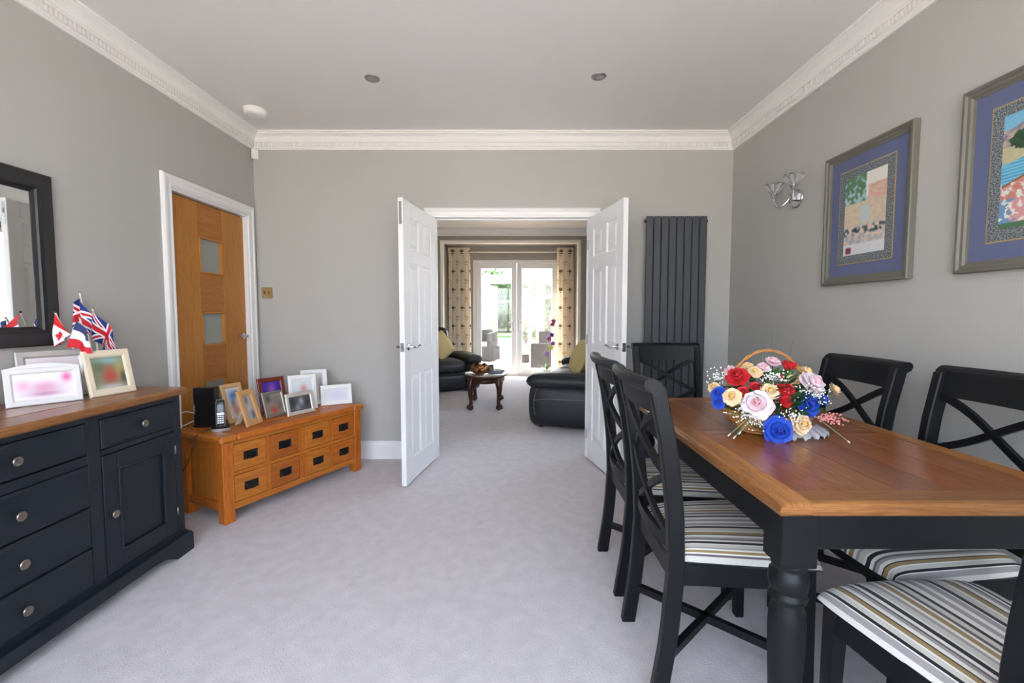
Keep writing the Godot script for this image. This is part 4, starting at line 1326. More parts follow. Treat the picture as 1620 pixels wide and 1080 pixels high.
func wall_things():
	wall_print("grey framed village print with lavender mount beside the crystal wall light", 2.302, village(3, 0))
	wall_print("grey framed print of a blue roofed house above the near chairs", 1.532, village(8, 1))
	# mirror
	var o := thing("wall_mirror", "rectangular wall mirror in a wide black frame above the sideboard", "mirror", P(XL + 0.001, 1.432, 1.51), PI / 2)
	var mb := MB.new()
	frame_bars(mb, 1.10, 0.745, 0.08, [Vector2(0, 0), Vector2(0.085, 0), Vector2(0.085, 0.010), Vector2(0.072, 0.018), Vector2(0.068, 0.026), Vector2(0.055, 0.03), Vector2(0.006, 0.03), Vector2(0, 0.024)])
	part(o, "frame", mb, M.black_frame)
	mb = MB.new()
	mb.box(Vector3(0, 0, 0.006), Vector3(1.10 - 0.16, 0.745 - 0.16, 0.006))
	part(o, "mirror_glass", mb, M.mirror)
	# wall light
	o = thing("wall_light", "chrome wall light with two crystal flower shades", "wall light", P(XR, 1.95, 2.87), -PI / 2)
	mb = MB.new()
	var wallward := Basis(Vector3.RIGHT, PI / 2)
	mb.lathe([Vector2(0, 0), Vector2(0.062, 0), Vector2(0.062, 0.008), Vector2(0.055, 0.014), Vector2(0.05, 0.013), Vector2(0, 0.016)], 28, Transform3D(wallward, Vector3(0.0, -0.035, 0)))
	part(o, "back_plate", mb, M.chrome)
	mb = MB.new()
	mb.box(Vector3(0, -0.03, 0.028), Vector3(0.03, 0.045, 0.03), 0.005)
	part(o, "bracket", mb, M.chrome)
	for s in [-1.0, 1.0]:
		mb = MB.new()
		var pts := []
		for k in 11:
			var f := k / 10.0
			pts.append(Vector3(s * 0.10 * f + 0.02 * f, -0.025 - 0.05 * sin(PI * f) - 0.01 * f, 0.04 + 0.06 * sin(PI * f * 0.5)))
		mb.tube(pts, 0.007, 8)
		var end: Vector3 = pts[10]
		mb.tube([end - Vector3(0, 0.03, 0), end + Vector3(0, 0.02, 0)], 0.005, 8)
		part(o, "arm", mb, M.chrome)
		mb = MB.new()
		mb.lathe([Vector2(0.004, 0.0), Vector2(0.012, 0.012), Vector2(0.02, 0.03), Vector2(0.021, 0.034), Vector2(0, 0.034)], 14, Transform3D(Basis(), end + Vector3(0, 0.015, 0)))
		part(o, "cup", mb, M.chrome)
		var sh := Node3D.new()
		sh.name = "crystal_shade"
		o.add_child(sh, true)
		sh.position = end + Vector3(0, 0.045, 0)
		for k in 8:
			mb = MB.new()
			mb.soft(Vector3.ZERO, Vector3(0.027, 0.072, 0.012), 0.006, Vector3(0.002, 0, 0.002), 4)
			var p := part(sh, "crystal_petal", mb, M.crystal)
			p.basis = Basis(Vector3.UP, TAU * k / 8) * Basis(Vector3.RIGHT, 0.6)
			p.position = p.basis * Vector3(0, 0.038, 0) + Basis(Vector3.UP, TAU * k / 8) * Vector3(0, 0, 0.012)

func small_fittings():
	var o := thing("light_switch", "small brass light switch plate beside the oak door", "switch", P(-1.99, 1.37, DB - 0.0005))
	var mb := MB.new()
	mb.box(Vector3(0, 0, 0.004), Vector3(0.088, 0.088, 0.008), 0.003)
	part(o, "plate", mb, M.brass)
	for x in [-0.018, 0.018]:
		mb = MB.new()
		mb.box(Vector3(x, 0, 0.010), Vector3(0.012, 0.024, 0.008), 0.002, -1, Basis(Vector3.RIGHT, 0.15))
		part(o, "rocker", mb, mat(c8(120, 104, 74), 0.4, 0.6))
	for x in [-0.035, 0.035]:
		mb = MB.new()
		mb.ball(Vector3(x, 0, 0.008), Vector3(0.004, 0.004, 0.002), 8, 4)
		part(o, "screw", mb, M.brass)
	o = thing("smoke_alarm", "round white smoke alarm on the ceiling near the corner", "alarm", P(-1.80, H, 3.28))
	mb = MB.new()
	mb.lathe([Vector2(0, -0.042), Vector2(0.045, -0.042), Vector2(0.066, -0.036), Vector2(0.072, -0.024), Vector2(0.072, -0.018), Vector2(0.067, -0.016), Vector2(0.067, -0.012), Vector2(0.075, -0.010), Vector2(0.075, 0.0), Vector2(0, 0)], 32)
	part(o, "body", mb, M.plaster)
	mb = MB.new()
	mb.lathe([Vector2(0, -0.045), Vector2(0.012, -0.045), Vector2(0.012, -0.04), Vector2(0, -0.04)], 14, Transform3D(Basis(), Vector3(0.02, 0, 0.02)))
	part(o, "test_button", mb, M.white)
	mb = MB.new()
	mb.box(Vector3(0, 0, 0), Vector3(0.05, 0.075, 0.03), 0.006)
	part(thing("motion_sensor", "small white sensor box in the corner under the cornice", "sensor", P(XL + 0.034, H - 0.165, DB - 0.034), PI / 4), "housing", mb, M.plaster)
	for s in [[-0.848, 2.855, H, "recessed chrome downlight in the dining ceiling, nearer the smoke alarm", 0.045], [0.522, 2.833, H, "recessed chrome downlight in the dining ceiling, nearer the framed prints", 0.045], [-0.63, 8.38, 2.49, "small recessed downlight above the garden doors, armchair side", 0.04], [0.57, 8.38, 2.49, "small recessed downlight above the garden doors, sofa side", 0.04]]:
		o = thing("downlight", s[3], "downlight", P(s[0], s[2], s[1]), 0, "recessed downlights")
		var r: float = s[4]
		mb = MB.new()
		mb.lathe([Vector2(r * 0.62, -0.001), Vector2(r * 0.66, -0.004), Vector2(r * 0.95, -0.005), Vector2(r, -0.002), Vector2(r, 0)], 28)
		part(o, "bezel", mb, M.steel)
		mb = MB.new()
		mb.lathe([Vector2(0, -0.0008), Vector2(r * 0.3, -0.001), Vector2(r * 0.3, -0.0014), Vector2(r * 0.62, -0.0016)], 24)
		part(o, "lamp_face", mb, mat(c8(176, 172, 166), 0.3, 0.2))

# ---------------------------------------------------------------- photo frames, flags and other things on the furniture
func photo_frame(called: String, label: String, at: Vector3, turn: float, w: float, h: float, fw: float, m: Material, img: Image, group: String, tilt := 0.2, arch := 0.0):
	var o := thing(called, label, "photo frame", at, turn, group)
	var t := Transform3D(Basis(Vector3.RIGHT, -tilt), Vector3(0, 0, 0.0))
	var lift := Transform3D(Basis(), Vector3(0, h / 2, 0))
	var mb := MB.new()
	mb.t = t * lift
	frame_bars(mb, w, h, fw, [Vector2(0, 0), Vector2(fw, 0), Vector2(fw, 0.006), Vector2(fw * 0.75, 0.011), Vector2(fw * 0.15, 0.012), Vector2(0, 0.009)])
	if arch > 0.0:
		var ol := [Vector2(-w / 2, h / 2)]
		for k in 9: ol.append(Vector2(w / 2 - w * k / 8.0, h / 2 + arch * sin(PI * k / 8.0)))
		ol.pop_back()
		mb.prism(ol, 0.0, 0.011)
	part(o, "frame", mb, m)
	mb = MB.new()
	mb.t = t * lift
	mb.box(Vector3(0, 0, 0.002), Vector3(w - fw, h - fw, 0.003))
	part(o, "backing", mb, M.cream_white)
	mb = MB.new()
	mb.t = t * lift
	facing(mb, w - 2 * fw + 0.002, h - 2 * fw + 0.002, Vector3(0, 0, 0.0045))
	part(o, "photo", mb, print_mat(img, 0.15))
	mb = MB.new()
	var top := t * Vector3(0, h * 0.62, -0.002)
	mb.sweep([Vector2(-0.025, -0.0015), Vector2(0.025, -0.0015), Vector2(0.025, 0.0015), Vector2(-0.025, 0.0015)], [top, Vector3(0, 0.0015, top.z - h * 0.3)], [Vector3.RIGHT * 0.6, Vector3.RIGHT], [Vector3.BACK, Vector3.BACK])
	part(o, "easel_back", mb, M.cream_white if m != M.oak else m)

func union_jack() -> Image:
	var w := 256; var h := 128
	var im := Image.create(w, h, false, Image.FORMAT_RGB8)
	for y in h:
		for x in w:
			var X := (x - 127.5) / 128.0 * 2.0; var Y := (y - 63.5) / 64.0
			var c := c8(20, 42, 122)
			var d1 := absf(X - 2.0 * Y) / sqrt(5.0); var d2 := absf(X + 2.0 * Y) / sqrt(5.0)
			if d1 < 0.2 or d2 < 0.2: c = c8(238, 238, 240)
			if d1 < 0.075 or d2 < 0.075: c = c8(198, 24, 44)
			if absf(X) < 0.34 or absf(Y) < 0.34: c = c8(238, 238, 240)
			if absf(X) < 0.2 or absf(Y) < 0.2: c = c8(198, 24, 44)
			im.set_pixel(x, y, c)
	return im

func maple_flag() -> Image:
	var w := 256; var h := 128
	var leaf := PackedVector2Array()
	var half := [[0, -1.0], [0.13, -0.72], [0.28, -0.8], [0.2, -0.36], [0.42, -0.58], [0.47, -0.46], [0.72, -0.5], [0.64, -0.28], [0.74, -0.2], [0.4, 0.08], [0.44, 0.22], [0.06, 0.16], [0.05, 0.6]]
	for p in half: leaf.append(Vector2(p[0], p[1]))
	for k in range(half.size() - 1, 0, -1): leaf.append(Vector2(-half[k][0], half[k][1]))
	var im := Image.create(w, h, false, Image.FORMAT_RGB8)
	for y in h:
		for x in w:
			var c := c8(240, 240, 242)
			if x < 64 or x >= 192 or Geometry2D.is_point_in_polygon(Vector2((x - 127.5) / 54.0, (y - 72.0) / 54.0), leaf): c = c8(212, 28, 36)
			im.set_pixel(x, y, c)
	return im

func flag(called: String, label: String, foot: Vector3, top: Vector3, cloth: Callable, m: Material, finial: Material, uvs := Vector2.ONE):
	var o := thing(called, label, "flag", foot, 0, "small table flags in one holder")
	var mb := MB.new()
	mb.tube([Vector3.ZERO, (top - foot) * 0.5, top - foot], 0.0035, 8)
	part(o, "stick", mb, M.cream_white)
	mb = MB.new()
	mb.ball(top - foot, Vector3(0.006, 0.005, 0.006), 8, 5)
	part(o, "finial", mb, finial)
	mb = MB.new()
	mb.grid(func(u: float, v: float) -> Vector3: return cloth.call(u, v) - foot, 14, 10, uvs)
	part(o, "cloth", mb, m)

func bil(a: Vector3, b: Vector3, c: Vector3, d: Vector3, u: float, v: float) -> Vector3:   # a top left, b top right, c bottom right, d bottom left
	return a.lerp(b, u).lerp(d.lerp(c, u), v)

func sideboard_things():
	var T := 0.833
	var g := "photo frames on the black sideboard"
	var pale_white := mat(c8(222, 222, 222), 0.45)
	var baby := blobs(96, 64, c8(238, 236, 240), [[0.5, 0.62, 0.34, 0.3, c8(214, 178, 206)], [0.5, 0.55, 0.2, 0.22, c8(222, 160, 186)], [0.16, 0.45, 0.12, 0.22, c8(234, 176, 206)], [0.88, 0.2, 0.10, 0.22, c8(232, 96, 164)], [0.5, 0.8, 0.3, 0.1, c8(190, 140, 170)]])
	photo_frame("photo_frame", "white landscape photo frame with arched top and pink photo", P(-1.897, T, 1.835), deg_to_rad(57.7), 0.225, 0.15, 0.024, pale_white, baby, g, 0.2, 0.018)
	var pale := blobs(64, 64, c8(226, 220, 224), [[0.5, 0.4, 0.4, 0.3, c8(232, 206, 196)], [0.85, 0.6, 0.2, 0.3, c8(200, 160, 90)], [0.85, 0.85, 0.2, 0.2, c8(90, 70, 110)]])
	photo_frame("photo_frame", "silver grey photo frame standing behind the white arched one", P(-1.975, T, 1.96), deg_to_rad(60), 0.23, 0.21, 0.03, mat(c8(186, 182, 178), 0.3, 0.3), pale, g)
	var red := blobs(64, 80, c8(128, 140, 112), [[0.5, 0.12, 0.5, 0.14, c8(150, 190, 200)], [0.2, 0.3, 0.25, 0.2, c8(96, 112, 84)], [0.85, 0.5, 0.2, 0.4, c8(196, 180, 96)], [0.5, 0.62, 0.3, 0.28, c8(196, 62, 52)], [0.5, 0.36, 0.12, 0.12, c8(190, 96, 76)], [0.92, 0.7, 0.14, 0.3, c8(60, 62, 66)], [0.5, 0.95, 0.5, 0.1, c8(206, 200, 204)]])
	photo_frame("photo_frame", "cream photo frame with a person in red, nearest the oak door", P(-1.815, T, 2.055), deg_to_rad(80), 0.20, 0.205, 0.032, mat(c8(228, 214, 190), 0.5), red, g)
	var jack := print_mat(union_jack(), 0.7)
	var maple := print_mat(maple_flag(), 0.7)
	var tri := Image.create(8, 48, false, Image.FORMAT_RGB8)
	tri.fill_rect(Rect2i(0, 0, 8, 16), c8(40, 54, 104))
	tri.fill_rect(Rect2i(0, 16, 8, 16), c8(236, 236, 240))
	tri.fill_rect(Rect2i(0, 32, 8, 16), c8(200, 26, 42))
	var foot := P(-1.96, T + 0.015, 2.14)
	var pot := thing("flag_holder", "small dark cup holding the table flags behind the frames", "holder", P(-1.96, T, 2.14))
	var mb := MB.new()
	mb.lathe([Vector2(0, 0), Vector2(0.03, 0), Vector2(0.034, 0.07), Vector2(0.03, 0.07), Vector2(0.026, 0.008), Vector2(0, 0.008)], 18)
	part(pot, "cup", mb, M.black_frame)
	flag("table_flag", "small red and white maple leaf flag with black finial", foot + Vector3(-0.014, 0, 0.012), P(-1.985, 1.207, 1.98), func(u: float, v: float) -> Vector3:
		return bil(P(-1.986, 1.202, 1.98), P(-1.915, 1.124, 1.965), P(-1.93, 1.085, 1.965), P(-1.996, 1.052, 1.97), v, u) + Vector3(0.008 * sin(u * 7.0), 0, 0.008 * sin(u * 6.0 + v * 2.0)), maple, M.black_frame, Vector2(0.78, 1.0))
	flag("table_flag", "tallest small union flag on a white stick leaning back", foot + Vector3(-0.008, 0, -0.012), P(-2.02, 1.30, 2.135), func(u: float, v: float) -> Vector3:
		var a := P(-2.036, 1.237, 2.125).lerp(P(-2.018, 1.288, 2.132), u * 2.0) if u < 0.5 else P(-2.018, 1.288, 2.132).lerp(P(-1.955, 1.174, 2.12), u * 2.0 - 1.0)
		var b := P(-2.05, 1.098, 2.12).lerp(P(-1.99, 1.088, 2.135), u)
		return a.lerp(b, v) + Vector3(0, 0, 0.012 * sin(u * 12.0)), jack, M.brass)
	flag("table_flag", "small union flag drooping to the right of the others", foot + Vector3(0.016, 0, 0.0), P(-1.958, 1.226, 2.13), func(u: float, v: float) -> Vector3:
		var a := P(-1.956, 1.214, 2.125).lerp(P(-1.836, 1.03, 2.115), u) + Vector3(0.018, 0.018, 0) * sin(PI * u)
		var b := P(-1.958, 1.082, 2.125).lerp(P(-1.88, 1.015, 2.12), u)
		return a.lerp(b, v) + Vector3(0, 0, 0.010 * sin(u * 9.0 + v)), jack, M.brass)
	flag("table_flag", "small blue, white and red striped flag hanging in front", foot + Vector3(0.004, 0, 0.016), P(-1.897, 1.182, 2.0), func(u: float, v: float) -> Vector3:
		return bil(P(-1.905, 1.172, 1.995), P(-1.845, 1.108, 1.985), P(-1.841, 1.028, 1.985), P(-1.94, 1.052, 1.985), u, v) + Vector3(0, 0.006 * sin(u * 6.0), 0.009 * sin(u * 8.0 + v * 2.0)), print_mat(tri, 0.7), M.brass)
	# brass clock cut by the picture edge
	var o := thing("mantel_clock", "small brass and glass ornament at the very edge of the sideboard top", "ornament", P(-2.015, T, 1.68), deg_to_rad(60))
	mb = MB.new()
	mb.box(Vector3(0, 0.012, 0), Vector3(0.09, 0.024, 0.05), 0.005)
	mb.box(Vector3(0, 0.036, 0), Vector3(0.07, 0.024, 0.04), 0.005)
	part(o, "base", mb, M.brass)
	mb = MB.new()
	mb.lathe([Vector2(0, -0.012), Vector2(0.045, -0.012), Vector2(0.05, 0.0), Vector2(0.045, 0.012), Vector2(0.038, 0.014), Vector2(0, 0.014)], 26, Transform3D(Basis(Vector3.RIGHT, PI / 2), Vector3(0, 0.095, 0)))
	part(o, "case", mb, M.chrome)

func chest_things():
	var T := 0.511
	var g := "photo frames on the oak chest"
	var tan_m := mat(c8(206, 158, 102), 0.55)
	var tan_b := mat(c8(202, 162, 112), 0.55)
	photo_frame("photo_frame", "light wood portrait photo frame standing nearest the telephone", P(-1.745, T, 2.87), deg_to_rad(75), 0.15, 0.25, 0.028, tan_b, blobs(48, 80, c8(206, 206, 206), [[0.5, 0.25, 0.4, 0.18, c8(60, 110, 190)], [0.8, 0.2, 0.2, 0.1, c8(80, 88, 96)], [0.4, 0.5, 0.2, 0.2, c8(110, 110, 110)], [0.5, 0.75, 0.3, 0.2, c8(190, 120, 80)]]), g, 0.26)
	photo_frame("photo_frame", "plain tan portrait photo frame leaning at the chest front", P(-1.60, T, 2.79), deg_to_rad(84), 0.145, 0.225, 0.036, tan_m, blobs(48, 80, c8(176, 164, 156), [[0.35, 0.2, 0.2, 0.2, c8(100, 96, 100)], [0.5, 0.5, 0.25, 0.25, c8(190, 190, 196)], [0.7, 0.8, 0.2, 0.2, c8(60, 72, 96)]]), g, 0.3)
	photo_frame("photo_frame", "dark red wooden photo frame with a purple photo", P(-1.665, T, 3.16), deg_to_rad(58), 0.19, 0.245, 0.03, mat(c8(116, 42, 22), 0.4), blobs(64, 64, c8(66, 42, 150), [[0.5, 0.3, 0.25, 0.3, c8(170, 100, 200)], [0.6, 0.8, 0.3, 0.3, c8(60, 70, 150)]]), g, 0.22)
	photo_frame("photo_frame", "pewter photo frame with a blurred child in red", P(-1.59, T, 3.035), deg_to_rad(70), 0.17, 0.17, 0.018, mat(c8(146, 140, 132), 0.35, 0.4), blobs(64, 64, c8(150, 140, 122), [[0.2, 0.2, 0.2, 0.2, c8(70, 66, 60)], [0.6, 0.3, 0.2, 0.25, c8(120, 118, 126)], [0.45, 0.8, 0.22, 0.2, c8(200, 60, 66)], [0.8, 0.6, 0.2, 0.3, c8(110, 104, 96)]]), g, 0.25)
	photo_frame("photo_frame", "silver landscape frame with a black and white photo at the front edge", P(-1.45, T, 3.10), deg_to_rad(62), 0.215, 0.15, 0.026, mat(c8(200, 194, 184), 0.35, 0.2), blobs(80, 56, c8(84, 88, 92), [[0.55, 0.35, 0.14, 0.3, c8(180, 184, 188)], [0.35, 0.75, 0.15, 0.25, c8(150, 154, 158)], [0.15, 0.4, 0.12, 0.4, c8(50, 54, 56)], [0.85, 0.5, 0.15, 0.4, c8(60, 64, 66)]]), g, 0.2)
	photo_frame("photo_frame", "white portrait frame with a pale photo behind the silver frame", P(-1.50, T, 3.245), deg_to_rad(40), 0.19, 0.25, 0.03, M.white, blobs(64, 80, c8(214, 222, 226), [[0.55, 0.35, 0.18, 0.16, c8(214, 130, 120)], [0.75, 0.6, 0.2, 0.14, c8(120, 190, 180)], [0.5, 0.75, 0.3, 0.25, c8(206, 196, 190)]]), g, 0.16)
	photo_frame("photo_frame", "tallest white frame standing at the back of the chest", P(-1.50, T, 3.43), deg_to_rad(34), 0.19, 0.265, 0.032, M.white, blobs(64, 80, c8(226, 220, 220), [[0.85, 0.3, 0.16, 0.4, c8(150, 140, 150)], [0.85, 0.75, 0.1, 0.3, c8(70, 66, 74)]]), g, 0.14)
	photo_frame("photo_frame", "wide white landscape frame at the far chest end", P(-1.335, T, 3.43), deg_to_rad(30.7), 0.225, 0.15, 0.034, M.white, blobs(64, 48, c8(226, 226, 236), [[0.5, 0.5, 0.4, 0.4, c8(214, 216, 238)]]), g, 0.14)
	# broadband box
	var o := thing("router", "black upright broadband box standing behind the telephone", "router", P(-1.875, T, 2.765), deg_to_rad(4))
	var mb := MB.new()
	mb.box(Vector3(0, 0.122, 0), Vector3(0.125, 0.235, 0.062), 0.006)
	part(o, "case", mb, M.black_plastic)
	mb = MB.new()
	mb.box(Vector3(0, 0.006, 0), Vector3(0.13, 0.012, 0.075), 0.004)
	part(o, "foot", mb, M.black_plastic)
	mb = MB.new()
	for k in 7: mb.box(Vector3(-0.054, 0.085 + k * 0.0085, 0.0313), Vector3(0.006 + 0.003 * (k % 3), 0.004, 0.0006))
	part(o, "lettering", mb, mat(c8(206, 208, 210), 0.5), "small white marks")
	# cordless phone
	o = thing("telephone", "black and silver cordless telephone on its charging cradle", "telephone", P(-1.725, T, 2.66), deg_to_rad(28))
	mb = MB.new()
	var ol := []
	for k in 20:
		var a := TAU * k / 20
		ol.append(Vector2(signf(cos(a)) * pow(absf(cos(a)), 0.6) * 0.052, signf(sin(a)) * pow(absf(sin(a)), 0.6) * 0.042))
	mb.prism(ol, 0, 0.016, Transform3D(Basis(Vector3.RIGHT, -PI / 2 + 0.10), Vector3(0, 0.005, 0)))
	part(o, "cradle_rim", mb, M.silver_plastic)
	mb = MB.new()
	var o2 := []
	for p in ol: o2.append(p * 0.93)
	mb.prism(o2, 0.014, 0.022, Transform3D(Basis(Vector3.RIGHT, -PI / 2 + 0.10), Vector3(0, 0.005, 0)))
	part(o, "cradle", mb, M.black_plastic)
	var hs := Node3D.new()
	hs.name = "handset"
	o.add_child(hs, true)
	hs.position = Vector3(0, 0.02, -0.004)
	hs.rotation.x = -0.24
	mb = MB.new()
	mb.soft(Vector3(0, 0.08, 0), Vector3(0.05, 0.165, 0.024), 0.011, Vector3.ZERO, 6)
	part(hs, "shell", mb, M.silver_plastic)
	mb = MB.new()
	mb.soft(Vector3(0, 0.082, 0.004), Vector3(0.043, 0.155, 0.02), 0.008, Vector3.ZERO, 6)
	part(hs, "front", mb, M.black_plastic)
	mb = MB.new()
	mb.box(Vector3(0, 0.108, 0.0142), Vector3(0.032, 0.044, 0.001))
	part(hs, "display", mb, mat(c8(74, 80, 84), 0.15))
	mb = MB.new()
	mb.box(Vector3(0, 0.075, 0.0144), Vector3(0.036, 0.012, 0.0016), 0.0005)
	for r in 4:
		for c in 3: mb.box(Vector3((c - 1) * 0.0125, 0.06 - r * 0.0125, 0.0146), Vector3(0.0085, 0.0055, 0.002), 0.0006)
	part(hs, "keypad", mb, M.silver_plastic)
	# leads
	mb = MB.new()
	mb.tube([P(-1.945, 0.58, 2.79), P(-1.97, 0.61, 2.72), P(-2.0, 0.60, 2.66), P(-2.03, 0.58, 2.6)], 0.003, 6)
	mb.tube([P(-1.945, 0.55, 2.79), P(-1.97, 0.53, 2.70), P(-2.02, 0.52, 2.60)], 0.003, 6)
	solo("cable", "thin white cable looping from the broadband box to the wall", "cable", mb, M.white)
	mb = MB.new()
	mb.tube([P(-1.79, 0.515, 2.70), P(-1.80, 0.515, 2.63), P(-1.808, 0.50, 2.562), P(-1.83, 0.42, 2.56), P(-1.87, 0.34, 2.58), P(-1.93, 0.27, 2.60), P(-2.0, 0.24, 2.60)], 0.0028, 6)
	solo("cable", "dark cable hanging down the near end of the oak chest", "cable", mb, mat(c8(60, 56, 54), 0.6))

# ---------------------------------------------------------------- flower basket
func petal_mesh(w: float, l: float, cup: float, curl: float) -> ArrayMesh:
	var mb := MB.new()
	mb.grid(func(u: float, v: float) -> Vector3:
		var a := (v - 0.5) * 2.0
		var ww := w * (0.25 + 0.75 * sin(PI * minf(u * 0.62 + 0.02, 1.0))) * (1.0 if u < 0.8 else sqrt(maxf(0.0, 1.0 - pow((u - 0.8) / 0.22, 2))))
		return Vector3(a * ww * 0.5, l * u - 0.10 * l * a * a * u, cup * l * 0.5 * sin(PI * 0.9 * u) + 0.30 * ww * (1.0 - a * a) * cup + curl * l * u * u * u), 7, 6)
	return mb.done()

func rose(parent: Node3D, at: Vector3, dir: Vector3, r: float, outer: Material, inner: Material, open: float, petals: Array, label := ""):
	var o := Node3D.new()
	o.name = "rose"
	if label: o.set_meta("label", label)
	parent.add_child(o, true)
	o.position = at
	var up := dir.normalized()
	var x := up.cross(Vector3(0.3, 0.1, 1)).normalized()
	var b := Basis(x, up, x.cross(up)) * Basis(Vector3.UP, rng.randf() * TAU)
	# layers: [count, tilt outwards, size, lift, mesh, material]
	for l in [[3, -0.30, 0.50, 0.30, 0, inner], [4, -0.05 + 0.12 * open, 0.58, 0.22, 0, inner], [5, 0.12 + 0.42 * open, 0.74, 0.12, 0, outer], [5, 0.16 + 0.78 * open, 0.90, 0.05, 1, outer], [6, 0.18 + 1.12 * open, 1.02, 0.0, 1, outer]]:
		for k in l[0]:
			var p := mesh(o, "petal", petals[l[4]], l[5])
			var bb := b * Basis(Vector3.UP, TAU * (k + 4.1 * l[3]) / l[0] + rng.randf_range(-0.15, 0.15)) * Basis(Vector3.RIGHT, l[1] + rng.randf_range(-0.08, 0.08))
			p.basis = bb.scaled_local(Vector3.ONE * r * l[2] * rng.randf_range(0.93, 1.05))
			p.position = b * Vector3(0, r * l[3] * 0.7, 0) + bb.z * r * 0.05
	return o

func flower_basket():
	var at := P(0.925, 0.771, 1.64)
	var o := thing("flower_basket", "wicker handled basket of red, white, blue and peach artificial roses", "flower basket", at)
	var wick := mat(c8(176, 118, 60), 0.6)
	var mb := MB.new()
	for k in 8:
		var f := k / 7.0
		var path := []
		for j in 41:
			var a := TAU * j / 40
			var rx := lerpf(0.08, 0.165, pow(f, 0.75)); var rz := lerpf(0.055, 0.105, pow(f, 0.75))
			path.append(Vector3(cos(a) * rx, 0.007 + f * 0.062 + 0.020 * f * pow(absf(cos(a)), 2.0) + 0.0018 * (1 if (j + k) % 2 else -1), sin(a) * rz))
		mb.tube(path, 0.005, 6, false)
	mb.lathe([Vector2(0, 0.002), Vector2(1, 0.002), Vector2(1, 0.008), Vector2(0, 0.008)], 30, Transform3D(Basis.from_scale(Vector3(0.085, 1, 0.06)), Vector3.ZERO))
	part(o, "basket_body", mb, wick)
	for s in [0.0, PI]:
		mb = MB.new()
		var pts := []
		for j in 45:
			var a := PI * j / 44.0
			var tw: float = 12.0 * a + s
			pts.append(Vector3(cos(a) * (0.155 + 0.003 * cos(tw)), 0.085 + sin(a) * (0.212 + 0.003 * cos(tw)), 0.003 * sin(tw)))
		mb.tube(pts, 0.0032, 6)
		part(o, "handle_cane", mb, wick)
	var petals := [petal_mesh(0.95, 1.0, 0.42, 0.10), petal_mesh(1.12, 1.0, 0.20, 0.26)]
	var red := mat(c8(196, 30, 38), 0.6); var red2 := mat(c8(172, 18, 28), 0.6)
	var white := mat(c8(228, 212, 218), 0.65); var pink := mat(c8(240, 178, 190), 0.65)
	var blue := mat(c8(34, 78, 192), 0.6); var blue2 := mat(c8(24, 56, 166), 0.6)
	var peach := mat(c8(240, 212, 172), 0.65); var yel := mat(c8(240, 196, 118), 0.65)
	var lilac := mat(c8(240, 206, 216), 0.65)
	for m in [red, red2, white, pink, blue, blue2, peach, yel, lilac]:
		m.backlight_enabled = true
		m.backlight = Color(0.25, 0.25, 0.25)
	# [x, y, z (towards the viewer), radius, kind, open]
	var kinds := {"r": [red, red2], "w": [white, pink], "b": [blue, blue2], "p": [peach, yel], "l": [lilac, pink]}
	var list := [[-0.090, 0.120, 0.100, 0.052, "w", 1.00], [0.131, 0.182, 0.050, 0.048, "w", 1.00], [-0.027, 0.036, 0.125, 0.049, "b", 1.00], [0.063, 0.053, 0.105, 0.036, "p", 1.00], [-0.122, 0.204, 0.030, 0.040, "r", 0.90], [0.027, 0.163, 0.070, 0.031, "r", 0.70],
		[0.010, 0.127, 0.095, 0.023, "r", 0.55], [-0.120, 0.155, 0.070, 0.022, "r", 0.55], [-0.072, 0.167, 0.060, 0.024, "r", 0.70], [-0.040, 0.163, 0.090, 0.030, "p", 1.00], [-0.167, 0.143, 0.085, 0.032, "p", 0.95], [-0.051, 0.218, 0.010, 0.026, "p", 1.00],
		[-0.055, 0.231, -0.030, 0.023, "p", 0.90], [0.084, 0.191, 0.020, 0.026, "p", 0.90], [0.153, 0.212, -0.020, 0.031, "p", 1.00], [-0.196, 0.163, 0.010, 0.022, "p", 1.00], [0.231, 0.155, 0.020, 0.026, "p", 1.00], [0.095, 0.115, 0.085, 0.046, "b", 1.00],
		[0.177, 0.126, 0.040, 0.024, "b", 0.90], [-0.195, 0.148, 0.050, 0.028, "b", 1.00], [-0.201, 0.118, 0.060, 0.024, "b", 1.00], [0.031, 0.251, -0.020, 0.027, "l", 0.80], [-0.010, 0.231, -0.010, 0.025, "l", 0.90], [-0.115, 0.215, -0.040, 0.025, "l", 1.00], [0.040, 0.201, 0.000, 0.016, "r", 0.60]]
	var stemm := mat(c8(58, 104, 52), 0.6)
	for f in list:
		var p := Vector3(f[0], f[1], f[2])
		var dir := (p - Vector3(0.02, 0.02, -0.06)) + Vector3(0, 0.02, 0.09)
		rose(o, p, dir, f[3], kinds[f[4]][0], kinds[f[4]][1], f[5], petals)
	rose(o, Vector3(0.080, 0.222, 0.0), Vector3(0, 1, 0.05), 0.038, red, red2, 0.0, petals, "closed red rosebud on an upright stem")
	var stems := MB.new()
	for f in list + [[0.080, 0.215, 0.0]]:
		var p := Vector3(f[0], f[1], f[2])
		stems.tube([Vector3(p.x * 0.3, 0.03, p.z * 0.3), Vector3(p.x * 0.75, 0.03 + (p.y - 0.03) * 0.6, p.z * 0.7), p], 0.002, 5)
	part(o, "stems", stems, stemm).set_meta("kind", "stuff")
	mb = MB.new()
	for k in 5:
		var a := TAU * k / 5
		mb.tri(Vector3(0.080, 0.214, 0) + Vector3(cos(a) * 0.012, 0, sin(a) * 0.012), Vector3(0.080, 0.240, 0) + Vector3(cos(a + 0.5) * 0.02, 0, sin(a + 0.5) * 0.02), Vector3(0.080, 0.214, 0) + Vector3(cos(a + 1.1) * 0.012, 0, sin(a + 1.1) * 0.012))
	mb.ball(Vector3(0.080, 0.216, 0), Vector3(0.014, 0.012, 0.014), 8, 5)
	part(o, "sepal_cup", mb, stemm)
	var lm := leaf_mesh(0.06, 0.034)
